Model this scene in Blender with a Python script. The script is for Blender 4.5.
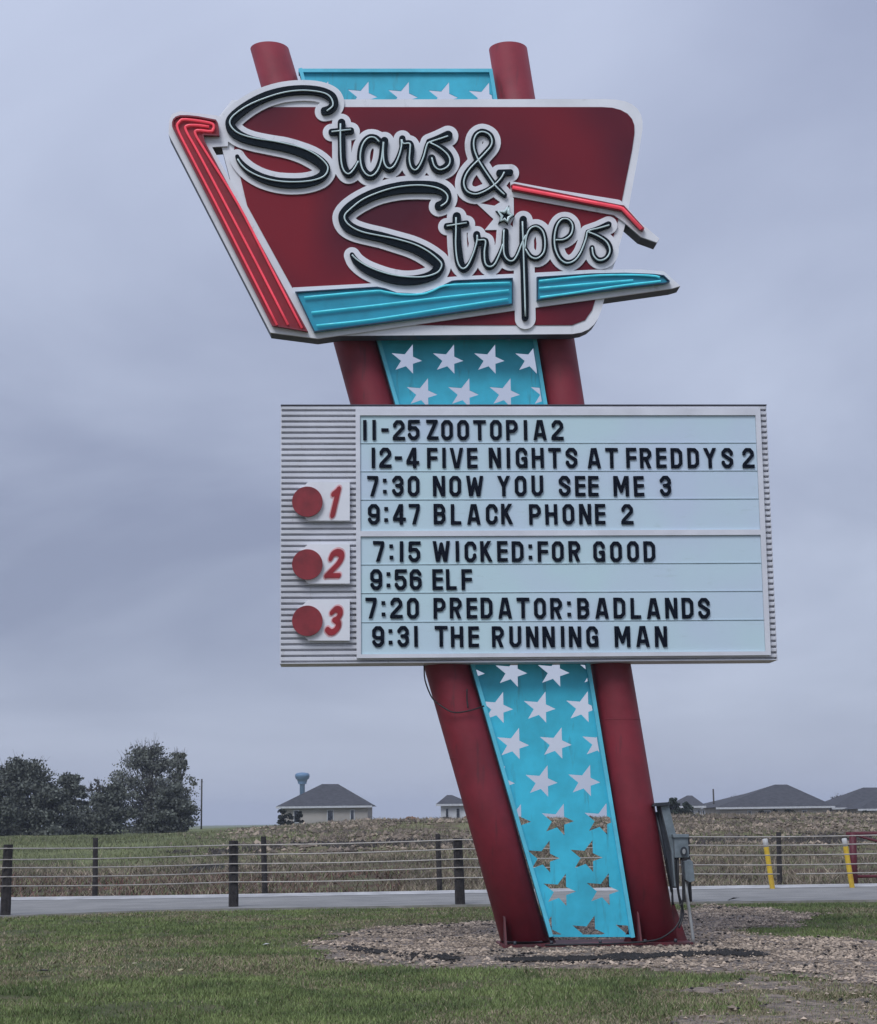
import bpy, math, random
import numpy as np
from mathutils import Vector, Matrix
from mathutils.geometry import tessellate_polygon, delaunay_2d_cdt
R = math.radians
random.seed(7); rng = np.random.default_rng(11)
for o in list(bpy.data.objects): bpy.data.objects.remove(o)
sc = bpy.context.scene
C = sc.collection

# ------------------------------------------------------------------ camera
W, H, F = 877.0, 1024.0, 1800.0
EYE = Vector((0, 0, 1.6)); PITCH = 9.77; ROLL = -0.7
cam = bpy.data.cameras.new('camera'); camo = bpy.data.objects.new('camera', cam); C.objects.link(camo)
cam.sensor_fit = 'HORIZONTAL'; cam.sensor_width = 36; cam.lens = F*36/W
cam.clip_end = 5000; cam.clip_start = 0.1
M = Matrix.Rotation(R(90+PITCH), 4, 'X') @ Matrix.Rotation(R(ROLL), 4, 'Z')
M.translation = EYE
camo.matrix_world = M
sc.camera = camo
sc.render.resolution_x = 877; sc.render.resolution_y = 1024

# ------------------------------------------------------------------ sky, sun, exposure
SUN_EL, SUN_AZ = 48, 205       # azimuth clockwise from +Y: behind the camera, to the left
w = bpy.data.worlds.new('World'); sc.world = w; w.use_nodes = True
nt = w.node_tree; nt.nodes.clear()
def wn(t, **k):
    n = nt.nodes.new(t)
    for a, b in k.items(): setattr(n, a, b)
    return n
out = wn('ShaderNodeOutputWorld'); bg = wn('ShaderNodeBackground'); bg.inputs['Strength'].default_value = 0.1
sky = wn('ShaderNodeTexSky', sky_type='NISHITA', sun_disc=False, sun_elevation=R(SUN_EL), sun_rotation=R(SUN_AZ))
tc = wn('ShaderNodeTexCoord'); sep = wn('ShaderNodeSeparateXYZ')
nt.links.new(tc.outputs['Generated'], sep.inputs[0])
# cloud deck: project the view direction on a flat layer, so clouds flatten towards the horizon
addz = wn('ShaderNodeMath', operation='ADD'); addz.inputs[1].default_value = 0.26
mx = wn('ShaderNodeMath', operation='MAXIMUM'); mx.inputs[1].default_value = 0.0
nt.links.new(sep.outputs['Z'], mx.inputs[0]); nt.links.new(mx.outputs[0], addz.inputs[0])
dx = wn('ShaderNodeMath', operation='DIVIDE'); dy = wn('ShaderNodeMath', operation='DIVIDE')
nt.links.new(sep.outputs['X'], dx.inputs[0]); nt.links.new(addz.outputs[0], dx.inputs[1])
nt.links.new(sep.outputs['Y'], dy.inputs[0]); nt.links.new(addz.outputs[0], dy.inputs[1])
comb = wn('ShaderNodeCombineXYZ'); nt.links.new(dx.outputs[0], comb.inputs[0]); nt.links.new(dy.outputs[0], comb.inputs[1])
mp = wn('ShaderNodeMapping'); mp.inputs['Location'].default_value = (3.1, 0.6, 0); mp.inputs['Rotation'].default_value = (0, 0, R(20))
nt.links.new(comb.outputs[0], mp.inputs[0])
n1 = wn('ShaderNodeTexNoise'); n1.inputs['Scale'].default_value = 1.3; n1.inputs['Detail'].default_value = 5; n1.inputs['Roughness'].default_value = 0.5; n1.inputs['Distortion'].default_value = 0.35
nt.links.new(mp.outputs[0], n1.inputs['Vector'])
cr = wn('ShaderNodeValToRGB')
cr.color_ramp.elements[0].position = 0.30; cr.color_ramp.elements[0].color = (2.2, 2.5, 3.55, 1)
cr.color_ramp.elements[1].position = 0.70; cr.color_ramp.elements[1].color = (3.95, 4.4, 5.6, 1)
nt.links.new(n1.outputs['Fac'], cr.inputs[0])
# paler band of clear air at the horizon, brighter overhead
hz = wn('ShaderNodeMapRange'); hz.inputs['From Min'].default_value = 0.0; hz.inputs['From Max'].default_value = 0.10; hz.inputs['To Min'].default_value = 0.55; hz.inputs['To Max'].default_value = 0.0
hz.interpolation_type = 'SMOOTHSTEP'
nt.links.new(sep.outputs['Z'], hz.inputs[0])
m1 = wn('ShaderNodeMixRGB'); m1.inputs[2].default_value = (3.7, 4.1, 5.15, 1)
nt.links.new(hz.outputs[0], m1.inputs[0]); nt.links.new(cr.outputs[0], m1.inputs[1])
tp = wn('ShaderNodeMapRange'); tp.inputs['From Min'].default_value = 0.15; tp.inputs['From Max'].default_value = 0.9; tp.inputs['To Min'].default_value = 1.0; tp.inputs['To Max'].default_value = 1.7
nt.links.new(sep.outputs['Z'], tp.inputs[0])
m2 = wn('ShaderNodeVectorMath', operation='SCALE'); nt.links.new(m1.outputs[0], m2.inputs[0]); nt.links.new(tp.outputs[0], m2.inputs['Scale'])
m3 = wn('ShaderNodeMixRGB'); m3.inputs[0].default_value = 0.94
nt.links.new(sky.outputs[0], m3.inputs[1]); nt.links.new(m2.outputs[0], m3.inputs[2])
nt.links.new(m3.outputs[0], bg.inputs['Color']); nt.links.new(bg.outputs[0], out.inputs['Surface'])

sun = bpy.data.lights.new('sun', 'SUN'); sun.energy = 1.5; sun.angle = R(25); sun.color = (0.93, 0.96, 1.0)
suno = bpy.data.objects.new('sun', sun); C.objects.link(suno)
sd = Vector((math.sin(R(SUN_AZ))*math.cos(R(SUN_EL)), math.cos(R(SUN_AZ))*math.cos(R(SUN_EL)), math.sin(R(SUN_EL))))
suno.rotation_euler = sd.to_track_quat('Z', 'Y').to_euler(); suno.location = sd*50
sc.view_settings.view_transform = 'Standard'; sc.view_settings.look = 'None'; sc.view_settings.exposure = 0.33; sc.view_settings.gamma = 1
sc.render.engine = 'CYCLES'

# ------------------------------------------------------------------ pixel -> ray, ground, planes
MR = M.to_3x3()
def ray(px, py): return MR @ Vector(((px-W/2)/F, (H/2-py)/F, -1.0))
def ground_at(px, py, z=0.0):
    d = ray(px, py); return EYE + d*((z-EYE.z)/d.z)
def at_depth(px, py, Y):
    d = ray(px, py); return EYE + d*(Y/d.y)
YAW = R(3.0)
BASE = ground_at(592, 946)
U = Vector((math.cos(YAW), math.sin(YAW), 0)); N = Vector((math.sin(YAW), -math.cos(YAW), 0))
def sp(px, py, off=0.0):
    """a point seen at (px,py) on the sign's upright plane, off metres in front of it -> sign-local (x, z)"""
    d = ray(px, py); o = BASE + N*off
    t = (o-EYE).dot(N)/d.dot(N); p = EYE + d*t - BASE
    return (p.dot(U), p.z)
def pxm(px, py, off=0.0):      # metres per pixel there
    a = sp(px, py, off); b = sp(px+1, py, off); return math.hypot(b[0]-a[0], b[1]-a[1])

# ------------------------------------------------------------------ materials
def mat(name, col, rough=0.6, metal=0.0, var=0.12, scale=6.0, bump=0.0, bscale=40.0, col2=None, emit=None, spec=0.5, detail=6, isl=0.0, c2fac=(0.35, 0.65), wear=None):
    m = bpy.data.materials.new(name); m.use_nodes = True; t = m.node_tree; b = t.nodes['Principled BSDF']
    b.inputs['Roughness'].default_value = rough; b.inputs['Metallic'].default_value = metal
    b.inputs['Specular IOR Level'].default_value = spec
    tcn = t.nodes.new('ShaderNodeTexCoord'); no = t.nodes.new('ShaderNodeTexNoise')
    no.inputs['Scale'].default_value = scale; no.inputs['Detail'].default_value = detail; no.inputs['Roughness'].default_value = 0.6
    t.links.new(tcn.outputs['Object'], no.inputs['Vector'])
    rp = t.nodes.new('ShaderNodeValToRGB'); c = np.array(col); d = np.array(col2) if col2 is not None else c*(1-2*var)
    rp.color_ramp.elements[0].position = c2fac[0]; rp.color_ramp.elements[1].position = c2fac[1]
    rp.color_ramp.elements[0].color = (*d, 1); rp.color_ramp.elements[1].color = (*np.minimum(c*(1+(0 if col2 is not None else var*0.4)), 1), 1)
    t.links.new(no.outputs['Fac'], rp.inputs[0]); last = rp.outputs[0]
    if isl:
        g = t.nodes.new('ShaderNodeNewGeometry'); mr = t.nodes.new('ShaderNodeMapRange')
        mr.inputs['To Min'].default_value = 1-isl; mr.inputs['To Max'].default_value = 1+isl
        t.links.new(g.outputs['Random Per Island'], mr.inputs[0])
        vm = t.nodes.new('ShaderNodeVectorMath'); vm.operation = 'SCALE'
        t.links.new(last, vm.inputs[0]); t.links.new(mr.outputs[0], vm.inputs['Scale']); last = vm.outputs[0]
    if wear:      # drips, chips and grime with a shape of their own: (colour, threshold, amount, scale xyz)
        wc_, th_, am_, sc3 = wear; mpw = t.nodes.new('ShaderNodeMapping'); mpw.inputs['Scale'].default_value = sc3; t.links.new(tcn.outputs['Object'], mpw.inputs[0])
        nw = t.nodes.new('ShaderNodeTexNoise'); nw.inputs['Scale'].default_value = 1; nw.inputs['Detail'].default_value = 6; nw.inputs['Roughness'].default_value = .65; t.links.new(mpw.outputs[0], nw.inputs['Vector'])
        mw = t.nodes.new('ShaderNodeMapRange'); mw.inputs['From Min'].default_value = th_; mw.inputs['From Max'].default_value = th_+.09; mw.inputs['To Max'].default_value = am_; t.links.new(nw.outputs['Fac'], mw.inputs[0])
        xw = t.nodes.new('ShaderNodeMixRGB'); t.links.new(mw.outputs[0], xw.inputs[0]); t.links.new(last, xw.inputs[1]); xw.inputs[2].default_value = (*wc_, 1); last = xw.outputs[0]
    t.links.new(last, b.inputs['Base Color'])
    if bump:
        nb = t.nodes.new('ShaderNodeTexNoise'); nb.inputs['Scale'].default_value = bscale; nb.inputs['Detail'].default_value = 5
        t.links.new(tcn.outputs['Object'], nb.inputs['Vector'])
        bu = t.nodes.new('ShaderNodeBump'); bu.inputs['Strength'].default_value = bump; bu.inputs['Distance'].default_value = 0.02
        t.links.new(nb.outputs['Fac'], bu.inputs['Height']); t.links.new(bu.outputs[0], b.inputs['Normal'])
    if emit:
        b.inputs['Emission Color'].default_value = (*emit[0], 1); b.inputs['Emission Strength'].default_value = emit[1]
    return m
MA = {
 'maroon': mat('maroon_paint', (0.235, 0.019, 0.033), 0.58, var=0.12, scale=2.2, bump=0.15, bscale=9, wear=((.07,.02,.025), .60, .55, (9,9,1.1))),
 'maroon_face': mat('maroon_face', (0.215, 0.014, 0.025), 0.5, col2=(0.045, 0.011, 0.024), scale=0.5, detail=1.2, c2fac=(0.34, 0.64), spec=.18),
 'turq': mat('turquoise_paint', (0.05, 0.54, 0.72), 0.5, var=0.12, scale=1.8, bump=0.08, bscale=6, wear=((.05,.26,.33), .59, .6, (8,8,1.0))),
 'turq_rim': mat('turquoise_rim', (0.12, 0.60, 0.76), 0.45, var=0.1, scale=3),
 'turq_box': mat('turquoise_box', (0.02, 0.34, 0.48), 0.35, var=0.1, scale=2),
 'navy_edge': mat('navy_return', (0.012, 0.045, 0.09), 0.4),
 'white': mat('white_enamel', (0.80, 0.80, 0.83), 0.4, var=0.05, scale=1.5, wear=((.45,.44,.44), .60, .45, (5,5,2.5))),
 'black': mat('black_channel', (0.004, 0.010, 0.016), 0.5, scale=5, spec=.10),
 'tube_pale': mat('pale_glass_tube', (0.62, 0.75, 0.74), 0.2, var=0.05),
 'tube_red': mat('lit_red_tube', (0.8, 0.06, 0.09), 0.25, emit=((1.0, 0.10, 0.15), 0.26)),
 'tube_cyan': mat('lit_cyan_tube', (0.1, 0.7, 0.8), 0.25, emit=((0.10, 0.75, 0.95), 0.16)),
 'red_box': mat('red_channel', (0.27, 0.010, 0.020), 0.35, var=0.15, scale=2),
 'rib': mat('ribbed_aluminium', (0.70, 0.70, 0.74), 0.45, metal=0.1, var=0.08, scale=1.2, wear=((.40,.38,.36), .60, .5, (14,14,3))),
 'frame': mat('white_aluminium_frame', (0.72, 0.72, 0.76), 0.35, metal=0.1, var=0.06, scale=2),
 'panel': mat('pale_blue_acrylic', (0.54, 0.70, 0.74), 0.3, col2=(0.55, 0.64, 0.76), scale=0.7, detail=2, wear=((.42,.52,.53), .62, .3, (3,3,10))),
 'seam': mat('panel_seam', (0.48, 0.60, 0.65), 0.6),
 'letter': mat('black_letter', (0.004, 0.007, 0.016), 0.5, scale=3, spec=.08),
 'disc': mat('red_disc', (0.26, 0.022, 0.03), 0.5, var=0.15, scale=6),
 'numeral': mat('red_numeral', (0.33, 0.018, 0.024), 0.4),
 'salmon': mat('numeral_outline', (0.75, 0.45, 0.46), 0.4),
 'foot': mat('foot_plate_paint', (0.12, 0.010, 0.018), 0.7, col2=(.05,.02,.02), scale=3, bump=.3, bscale=12),
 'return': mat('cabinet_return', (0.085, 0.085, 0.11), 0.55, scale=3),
 'dark': mat('dark_metal', (0.03, 0.035, 0.045), 0.5),
 'grey': mat('grey_box', (0.21, 0.25, 0.27), 0.5, metal=0.3, var=0.15, scale=8),
 'pipe': mat('galvanised_conduit', (0.42, 0.43, 0.42), 0.45, metal=0.4),
 'cable': mat('black_cable', (0.012, 0.012, 0.014), 0.5),
 'post': mat('weathered_post', (0.045, 0.038, 0.036), 0.9, col2=(0.015, 0.013, 0.014), scale=9, bump=0.6, bscale=30),
 'wire': mat('fence_cable', (0.46, 0.42, 0.38), 0.5, metal=0.2),
 'yellow': mat('yellow_paint', (0.66, 0.46, 0.03), 0.6, col2=(.5,.30,.03), scale=5),
 'gate': mat('gate_paint', (0.10, 0.008, 0.016), 0.6, scale=4),
 'bark': mat('bark', (0.055, 0.048, 0.042), 0.9, scale=4, bump=0.4, bscale=12),
}

# ------------------------------------------------------------------ mesh building
def link(name, me, m, parent=None):
    o = bpy.data.objects.new(name, me); C.objects.link(o)
    if m is not None and not me.materials: me.materials.append(m)
    if parent is not None: o.parent = parent
    return o
class MB:
    def __init__(s): s.v = []; s.f = []; s.sm = []
    def add(s, vs, fs, smooth=False):
        n = len(s.v); s.v += [tuple(v) for v in vs]; s.f += [tuple(i+n for i in f) for f in fs]; s.sm += [smooth]*len(fs)
    def box(s, x0, y0, z0, x1, y1, z1):
        s.add([(x0,y0,z0),(x1,y0,z0),(x1,y1,z0),(x0,y1,z0),(x0,y0,z1),(x1,y0,z1),(x1,y1,z1),(x0,y1,z1)],
              [(0,3,2,1),(4,5,6,7),(0,1,5,4),(1,2,6,5),(2,3,7,6),(3,0,4,7)])
    def tube(s, pts, r, n=8, cap=True):
        pts = [Vector(p) for p in pts]; rs = r if isinstance(r, (list, tuple)) else [r]*len(pts)
        vs = []; ref = None
        for i, p in enumerate(pts):
            a = pts[max(i-1, 0)]; b = pts[min(i+1, len(pts)-1)]; d = (b-a)
            if d.length < 1e-9: d = Vector((0,0,1))
            d.normalize()
            if ref is None: ref = Vector((0,1,0)) if abs(d.y) < 0.9 else Vector((1,0,0))
            x = ref - d*ref.dot(d)
            if x.length < 1e-6: x = d.orthogonal()
            x.normalize(); ref = x; y = d.cross(x)
            for k in range(n):
                an = 2*math.pi*k/n; vs.append(p + (x*math.cos(an)+y*math.sin(an))*rs[i])
        fs = [(i*n+k, i*n+(k+1)%n, (i+1)*n+(k+1)%n, (i+1)*n+k) for i in range(len(pts)-1) for k in range(n)]
        s.add(vs, fs, True)
        if cap:
            m0 = len(s.v)-len(vs)
            s.f += [tuple(m0+k for k in range(n))[::-1], tuple(m0+(len(pts)-1)*n+k for k in range(n))]; s.sm += [False]*2
    def prism(s, loops, yf, yb):
        """flat outline(s) in x,z (holes allowed) given thickness from y=yf to y=yb"""
        P = [[Vector((a, b, 0)) for a, b in lp] for lp in loops]
        flat = [p for lp in P for p in lp]; n = len(flat)
        ed = []; i0 = 0
        for lp in loops:
            m_ = len(lp); ed += [(i0+k, i0+(k+1) % m_) for k in range(m_)]; i0 += m_
        vo, eo, fo_, ov, oe, of_ = delaunay_2d_cdt([Vector((p.x, p.y)) for p in flat], ed, [], 0, 1e-7)
        cen = np.array([[sum(vo[i][0] for i in f)/3, sum(vo[i][1] for i in f)/3] for f in fo_]); ins = np.zeros(len(cen), bool)
        for a, b in ed:
            ax, ay, bx, by = flat[a].x, flat[a].y, flat[b].x, flat[b].y
            if ay != by: ins ^= ((ay > cen[:,1]) != (by > cen[:,1])) & (cen[:,0] < (bx-ax)*(cen[:,1]-ay)/(by-ay)+ax)
        tri = [tuple(ov[i][0] for i in f) for f, k in zip(fo_, ins) if k and all(len(ov[i]) for i in f)]
        vs = [(p.x, yf, p.y) for p in flat] + [(p.x, yb, p.y) for p in flat]
        fs = []
        for a, b, c in tri:
            if len({a, b, c}) < 3: continue
            fs.append((a, b, c)); fs.append((a+n, c+n, b+n))
        i0 = 0
        for lp in P:
            m_ = len(lp)
            for k in range(m_):
                i, j = i0+k, i0+(k+1) % m_; fs.append((i, i+n, j+n, j))
            i0 += m_
        s.add(vs, fs)
    def build(s, name, m, parent=None, fix=True):
        me = bpy.data.meshes.new(name); me.from_pydata(s.v, [], s.f); me.update()
        me.polygons.foreach_set('use_smooth', s.sm)
        o = link(name, me, m, parent)
        if fix:
            import bmesh
            b = bmesh.new(); b.from_mesh(me); bmesh.ops.recalc_face_normals(b, faces=b.faces); b.to_mesh(me); b.free()
        return o
def np_mesh(name, V, Fi, m, parent=None, k=3, smooth=False):
    """fast mesh from arrays: V (n,3), Fi (f,k)"""
    me = bpy.data.meshes.new(name); me.vertices.add(len(V)); me.vertices.foreach_set('co', V.astype(np.float32).ravel())
    nf = len(Fi); me.loops.add(nf*k); me.loops.foreach_set('vertex_index', Fi.astype(np.int32).ravel())
    me.polygons.add(nf); me.polygons.foreach_set('loop_start', np.arange(nf, dtype=np.int32)*k)
    me.polygons.foreach_set('use_smooth', np.full(nf, smooth)); me.update(calc_edges=True)
    return link(name, me, m, parent)
def thing(name, label, cat, loc=(0,0,0), rz=0.0, group=None):
    o = bpy.data.objects.new(name, None); C.objects.link(o); o.location = loc; o.rotation_euler = (0,0,rz)
    o.empty_display_size = 0.2
    return tag(o, label, cat, group)
def tag(o, label=None, cat=None, group=None, kind=None):
    if label: o['label'] = label
    if cat: o['category'] = cat
    if group: o['group'] = group
    if kind: o['kind'] = kind
    return o
def copy_tree(o, parent=None):
    c = o.copy(); C.objects.link(c)
    if parent is not None: c.parent = parent
    for ch in list(o.children): copy_tree(ch, c)
    return c

# ------------------------------------------------------------------ outlines from strokes (distance field + marching squares)
def catmull(pts, sub=5):
    P = [np.array(p, float) for p in pts]; P = [2*P[0]-P[1]] + P + [2*P[-1]-P[-2]]; o = []
    for i in range(1, len(P)-2):
        for k in range(sub):
            t = k/sub; a, b, c, d = P[i-1:i+3]
            o.append(0.5*((2*b)+(-a+c)*t+(2*a-5*b+4*c-d)*t*t+(-a+3*b-3*c+d)*t**3))
    o.append(P[-2]); return np.array(o)
def field(x0, y0, x1, y1, step):
    xs = np.arange(x0, x1+step, step); ys = np.arange(y0, y1+step, step)
    return xs, ys, np.full((len(ys), len(xs)), 9.0)
def add_stroke(fd, pts, grow=0.0, shift=(0, 0)):
    xs, ys, Fd = fd; st = xs[1]-xs[0]
    for a, b in zip(pts[:-1], pts[1:]):
        ax, ay, ra = a[0]+shift[0], a[1]+shift[1], a[2]+grow; bx, by, rb = b[0]+shift[0], b[1]+shift[1], b[2]+grow
        pad = max(ra, rb)+3*st
        i0, i1 = np.searchsorted(xs, [min(ax,bx)-pad, max(ax,bx)+pad]); j0, j1 = np.searchsorted(ys, [min(ay,by)-pad, max(ay,by)+pad])
        if i1 <= i0 or j1 <= j0: continue
        X, Y = np.meshgrid(xs[i0:i1], ys[j0:j1]); dx_, dy_ = bx-ax, by-ay; L = dx_*dx_+dy_*dy_+1e-12
        t = np.clip(((X-ax)*dx_+(Y-ay)*dy_)/L, 0, 1)
        d = np.hypot(X-ax-t*dx_, Y-ay-t*dy_)-(ra+t*(rb-ra))
        Fd[j0:j1, i0:i1] = np.minimum(Fd[j0:j1, i0:i1], d)
def add_poly(fd, poly, grow=0.0):
    xs, ys, Fd = fd; X, Y = np.meshgrid(xs, ys); d = np.full(X.shape, 1e9); ins = np.zeros(X.shape, bool); n = len(poly)
    for i in range(n):
        ax, ay = poly[i]; bx, by = poly[(i+1) % n]; dx_, dy_ = bx-ax, by-ay
        t = np.clip(((X-ax)*dx_+(Y-ay)*dy_)/(dx_*dx_+dy_*dy_+1e-12), 0, 1)
        d = np.minimum(d, np.hypot(X-ax-t*dx_, Y-ay-t*dy_))
        if abs(dy_) > 1e-12:
            c = ((ay > Y) != (by > Y)) & (X < (Y-ay)*dx_/dy_+ax); ins ^= c
    np.minimum(Fd, np.where(ins, -d, d)-grow, out=Fd)
def rdp(P, tol):
    n = len(P); keep = np.zeros(n, bool); keep[0] = keep[-1] = True; st = [(0, n-1)]
    while st:
        a, b = st.pop()
        if b-a < 2: continue
        A, B = P[a], P[b]; d = B-A; L = np.hypot(*d)
        q = P[a+1:b]-A
        dd = np.abs(q[:,0]*d[1]-q[:,1]*d[0])/L if L > 1e-9 else np.hypot(q[:,0], q[:,1])
        k = int(np.argmax(dd))
        if dd[k] > tol: keep[a+1+k] = True; st += [(a, a+1+k), (a+1+k, b)]
    return P[keep]
def contours(fd, tol=0.06, minpts=5):
    xs, ys, Fd = fd; Fd = np.where(np.abs(Fd) < 1e-7, 1e-7, Fd); s_ = Fd < 0; nxt = {}
    a = s_[:-1,:-1].astype(int)+2*s_[:-1,1:]+4*s_[1:,1:]+8*s_[1:,:-1]
    for j, i in zip(*np.nonzero((a > 0) & (a < 15))):
        c = int(a[j, i]); E = {'b': (0, j, i), 'r': (1, j, i+1), 't': (0, j+1, i), 'l': (1, j, i)}
        tab = {1: ['lb'], 2: ['br'], 3: ['lr'], 4: ['rt'], 5: ['lt', 'rb'], 6: ['bt'], 7: ['lt'], 8: ['tl'], 9: ['tb'], 10: ['bl', 'tr'], 11: ['tr'], 12: ['rl'], 13: ['rb'], 14: ['bl']}[c]
        for sgm in tab: nxt.setdefault(E[sgm[0]], []).append(E[sgm[1]]); nxt.setdefault(E[sgm[1]], []).append(E[sgm[0]])
    def pt(e):
        k, j, i = e
        if k == 0: f0, f1 = Fd[j,i], Fd[j,i+1]; t = f0/(f0-f1); return (xs[i]+t*(xs[i+1]-xs[i]), ys[j])
        f0, f1 = Fd[j,i], Fd[j+1,i]; t = f0/(f0-f1); return (xs[i], ys[j]+t*(ys[j+1]-ys[j]))
    seen = set(); loops = []
    for e0 in nxt:
        if e0 in seen: continue
        lp = [e0]; seen.add(e0); cur = e0
        while True:
            nx_ = [q for q in nxt[cur] if q not in seen]
            if not nx_: break
            cur = nx_[0]; seen.add(cur); lp.append(cur)
        if len(lp) < minpts: continue
        P = np.array([pt(e) for e in lp]); far = int(np.argmax(np.hypot(*(P-P[0]).T)))
        q = np.vstack([rdp(P[:far+1], tol)[:-1], rdp(np.vstack([P[far:], P[:1]]), tol)[:-1]])
        ar = 0.5*abs(np.sum(q[:,0]*np.roll(q[:,1], -1)-q[:,1]*np.roll(q[:,0], -1)))
        if len(q) >= 3 and ar > 20*tol*tol: loops.append(q)
    return loops
def z(ox, oy, s, pts):      # coordinates read in an enlarged crop -> photograph pixels (radius too)
    return [(ox+p[0]/s, oy+p[1]/s) + ((p[2]/s,) if len(p) > 2 else ()) for p in pts]

# ================================================================== THE GROUND
def sstep(t): t = np.clip(t, 0, 1); return t*t*(3-2*t)
def vnoise(x, y, s, seed=0):
    x = np.asarray(x, float)/s; y = np.asarray(y, float)/s; i = np.floor(x); j = np.floor(y); u = x-i; v = y-j; u = u*u*(3-2*u); v = v*v*(3-2*v)
    def h(a, b): q = np.sin(a*127.1+b*311.7+seed*74.7)*43758.5453; return q-np.floor(q)
    return (h(i,j)*(1-u)+h(i+1,j)*u)*(1-v)+(h(i,j+1)*(1-u)+h(i+1,j+1)*u)*v
def fbm(x, y, s, seed=0, o=4):
    r_ = 0; a = .5; t = 0
    for k in range(o): r_ = r_+a*vnoise(x, y, s/2**k, seed+k); t += a; a *= .55
    return r_/t
ROAD_FAR = 42.6
def terrain(X, Y):
    X = np.asarray(X, float); Y = np.asarray(Y, float)
    rise = sstep((Y-ROAD_FAR-1.5)/(84-ROAD_FAR)); side = sstep((X*84/np.maximum(Y, 30)+15)/13)
    z_ = rise*(1.0+0.61*side)
    rough = sstep((Y-46)/8)*(0.08+0.14*side)*(fbm(X, Y, 3.4, 3)-.5)*2*sstep((230-Y)/60)
    dip = -0.10*sstep((Y-ROAD_FAR)/1.5)*sstep((50-Y)/5)
    nearz = (fbm(X, Y, 3.0, 9)-.5)*.05*sstep((30-Y)/3)
    return z_+rough+dip+nearz - 0.6*sstep((Y-190)/300)
xs = np.unique(np.concatenate([np.arange(-14, 14.01, .25), np.arange(-50, 50, 1.0), np.arange(-150, 150, 5.), np.arange(-1500, 1501, 75.)]))
ys = np.unique(np.concatenate([np.arange(-60, 8, 4.), np.arange(8, 32, .3), np.arange(32, 110, .5), np.arange(110, 260, 4.), np.arange(260, 3000, 90.)]))
GX, GY = np.meshgrid(xs, ys); GZ = terrain(GX, GY); nx_, ny_ = len(xs), len(ys)
V = np.stack([GX, GY, GZ], -1).reshape(-1, 3); ii, jj = np.meshgrid(np.arange(nx_-1), np.arange(ny_-1)); a = (jj*nx_+ii).ravel()
def ground_material():
    m = bpy.data.materials.new('lawn_and_field'); m.use_nodes = True; t = m.node_tree; b = t.nodes['Principled BSDF']; b.inputs['Roughness'].default_value = .95; b.inputs['Specular IOR Level'].default_value = .1
    tcn = t.nodes.new('ShaderNodeTexCoord'); sp_ = t.nodes.new('ShaderNodeSeparateXYZ'); t.links.new(tcn.outputs['Object'], sp_.inputs[0])
    def noise(s, d=5, loc=(0,0,0), sc_=(1,1,1)):
        mp_ = t.nodes.new('ShaderNodeMapping'); mp_.inputs['Location'].default_value = loc; mp_.inputs['Scale'].default_value = sc_; t.links.new(tcn.outputs['Object'], mp_.inputs[0])
        n = t.nodes.new('ShaderNodeTexNoise'); n.inputs['Scale'].default_value = s; n.inputs['Detail'].default_value = d; n.inputs['Roughness'].default_value = .65; t.links.new(mp_.outputs[0], n.inputs['Vector']); return n.outputs['Fac']
    def ramp(src, stops):
        r_ = t.nodes.new('ShaderNodeValToRGB'); e = r_.color_ramp.elements
        while len(e) < len(stops): e.new(.5)
        for q, (p, c) in zip(e, stops): q.position = p; q.color = (*c, 1)
        t.links.new(src, r_.inputs[0]); return r_.outputs[0]
    def mix(f, a_, b__):
        n = t.nodes.new('ShaderNodeMixRGB'); t.links.new(f, n.inputs[0]) if not isinstance(f, float) else setattr(n.inputs[0], 'default_value', f)
        t.links.new(a_, n.inputs[1]); t.links.new(b__, n.inputs[2]); return n.outputs[0]
    def mr(src, a_, b__, smooth=True):
        n = t.nodes.new('ShaderNodeMapRange'); n.inputs['From Min'].default_value = a_; n.inputs['From Max'].default_value = b__; n.interpolation_type = 'SMOOTHSTEP'; t.links.new(src, n.inputs[0]); return n.outputs[0]
    lawn = ramp(noise(1.1, 8), [(.3, (.07,.085,.04)), (.5, (.11,.115,.058)), (.62, (.15,.13,.075)), (.75, (.19,.15,.10))])
    ditch = ramp(noise(.8, 8, (9,3,0), (.35,1,1)), [(.3, (.040,.036,.028)), (.45, (.10,.068,.05)), (.55, (.125,.125,.07)), (.7, (.20,.16,.11))])
    field_ = ramp(noise(.9, 9, (4,1,7)), [(.32, (.035,.03,.026)), (.45, (.15,.115,.08)), (.56, (.16,.165,.08)), (.70, (.33,.26,.18))])
    green = ramp(noise(.5, 8, (1,8,2)), [(.3, (.10,.11,.055)), (.55, (.16,.175,.08)), (.75, (.24,.22,.12))])
    wob = noise(.25, 3, (2,2,2)); ad = t.nodes.new('ShaderNodeMath'); ad.operation = 'MULTIPLY_ADD'; ad.inputs[1].default_value = 9.0
    t.links.new(wob, ad.inputs[0]); t.links.new(sp_.outputs['Y'], ad.inputs[2])
    c = mix(mr(sp_.outputs['Y'], 36, 40), lawn, ditch)
    far = mix(mr(sp_.outputs['X'], -13, -4), green, field_)
    c = mix(mr(ad.outputs[0], 58, 66), c, far)
    t.links.new(c, b.inputs['Base Color'])
    bu = t.nodes.new('ShaderNodeBump'); bu.inputs['Strength'].default_value = 1; bu.inputs['Distance'].default_value = .08; t.links.new(noise(6, 8), bu.inputs['Height']); t.links.new(bu.outputs[0], b.inputs['Normal'])
    return m
g = np_mesh('ground', V, np.stack([a, a+1, a+nx_+1, a+nx_], 1), ground_material(), k=4, smooth=True); tag(g, kind='structure')

def sheet(name, pts, zoff, m, kind='structure'):
    b_ = MB(); n = len(pts); tri = tessellate_polygon([[Vector((p[0], p[1], 0)) for p in pts]])
    b_.add([(p[0], p[1], zoff) for p in pts], [t_ for t_ in tri]); o = b_.build(name, m); tag(o, kind=kind); return o
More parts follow.
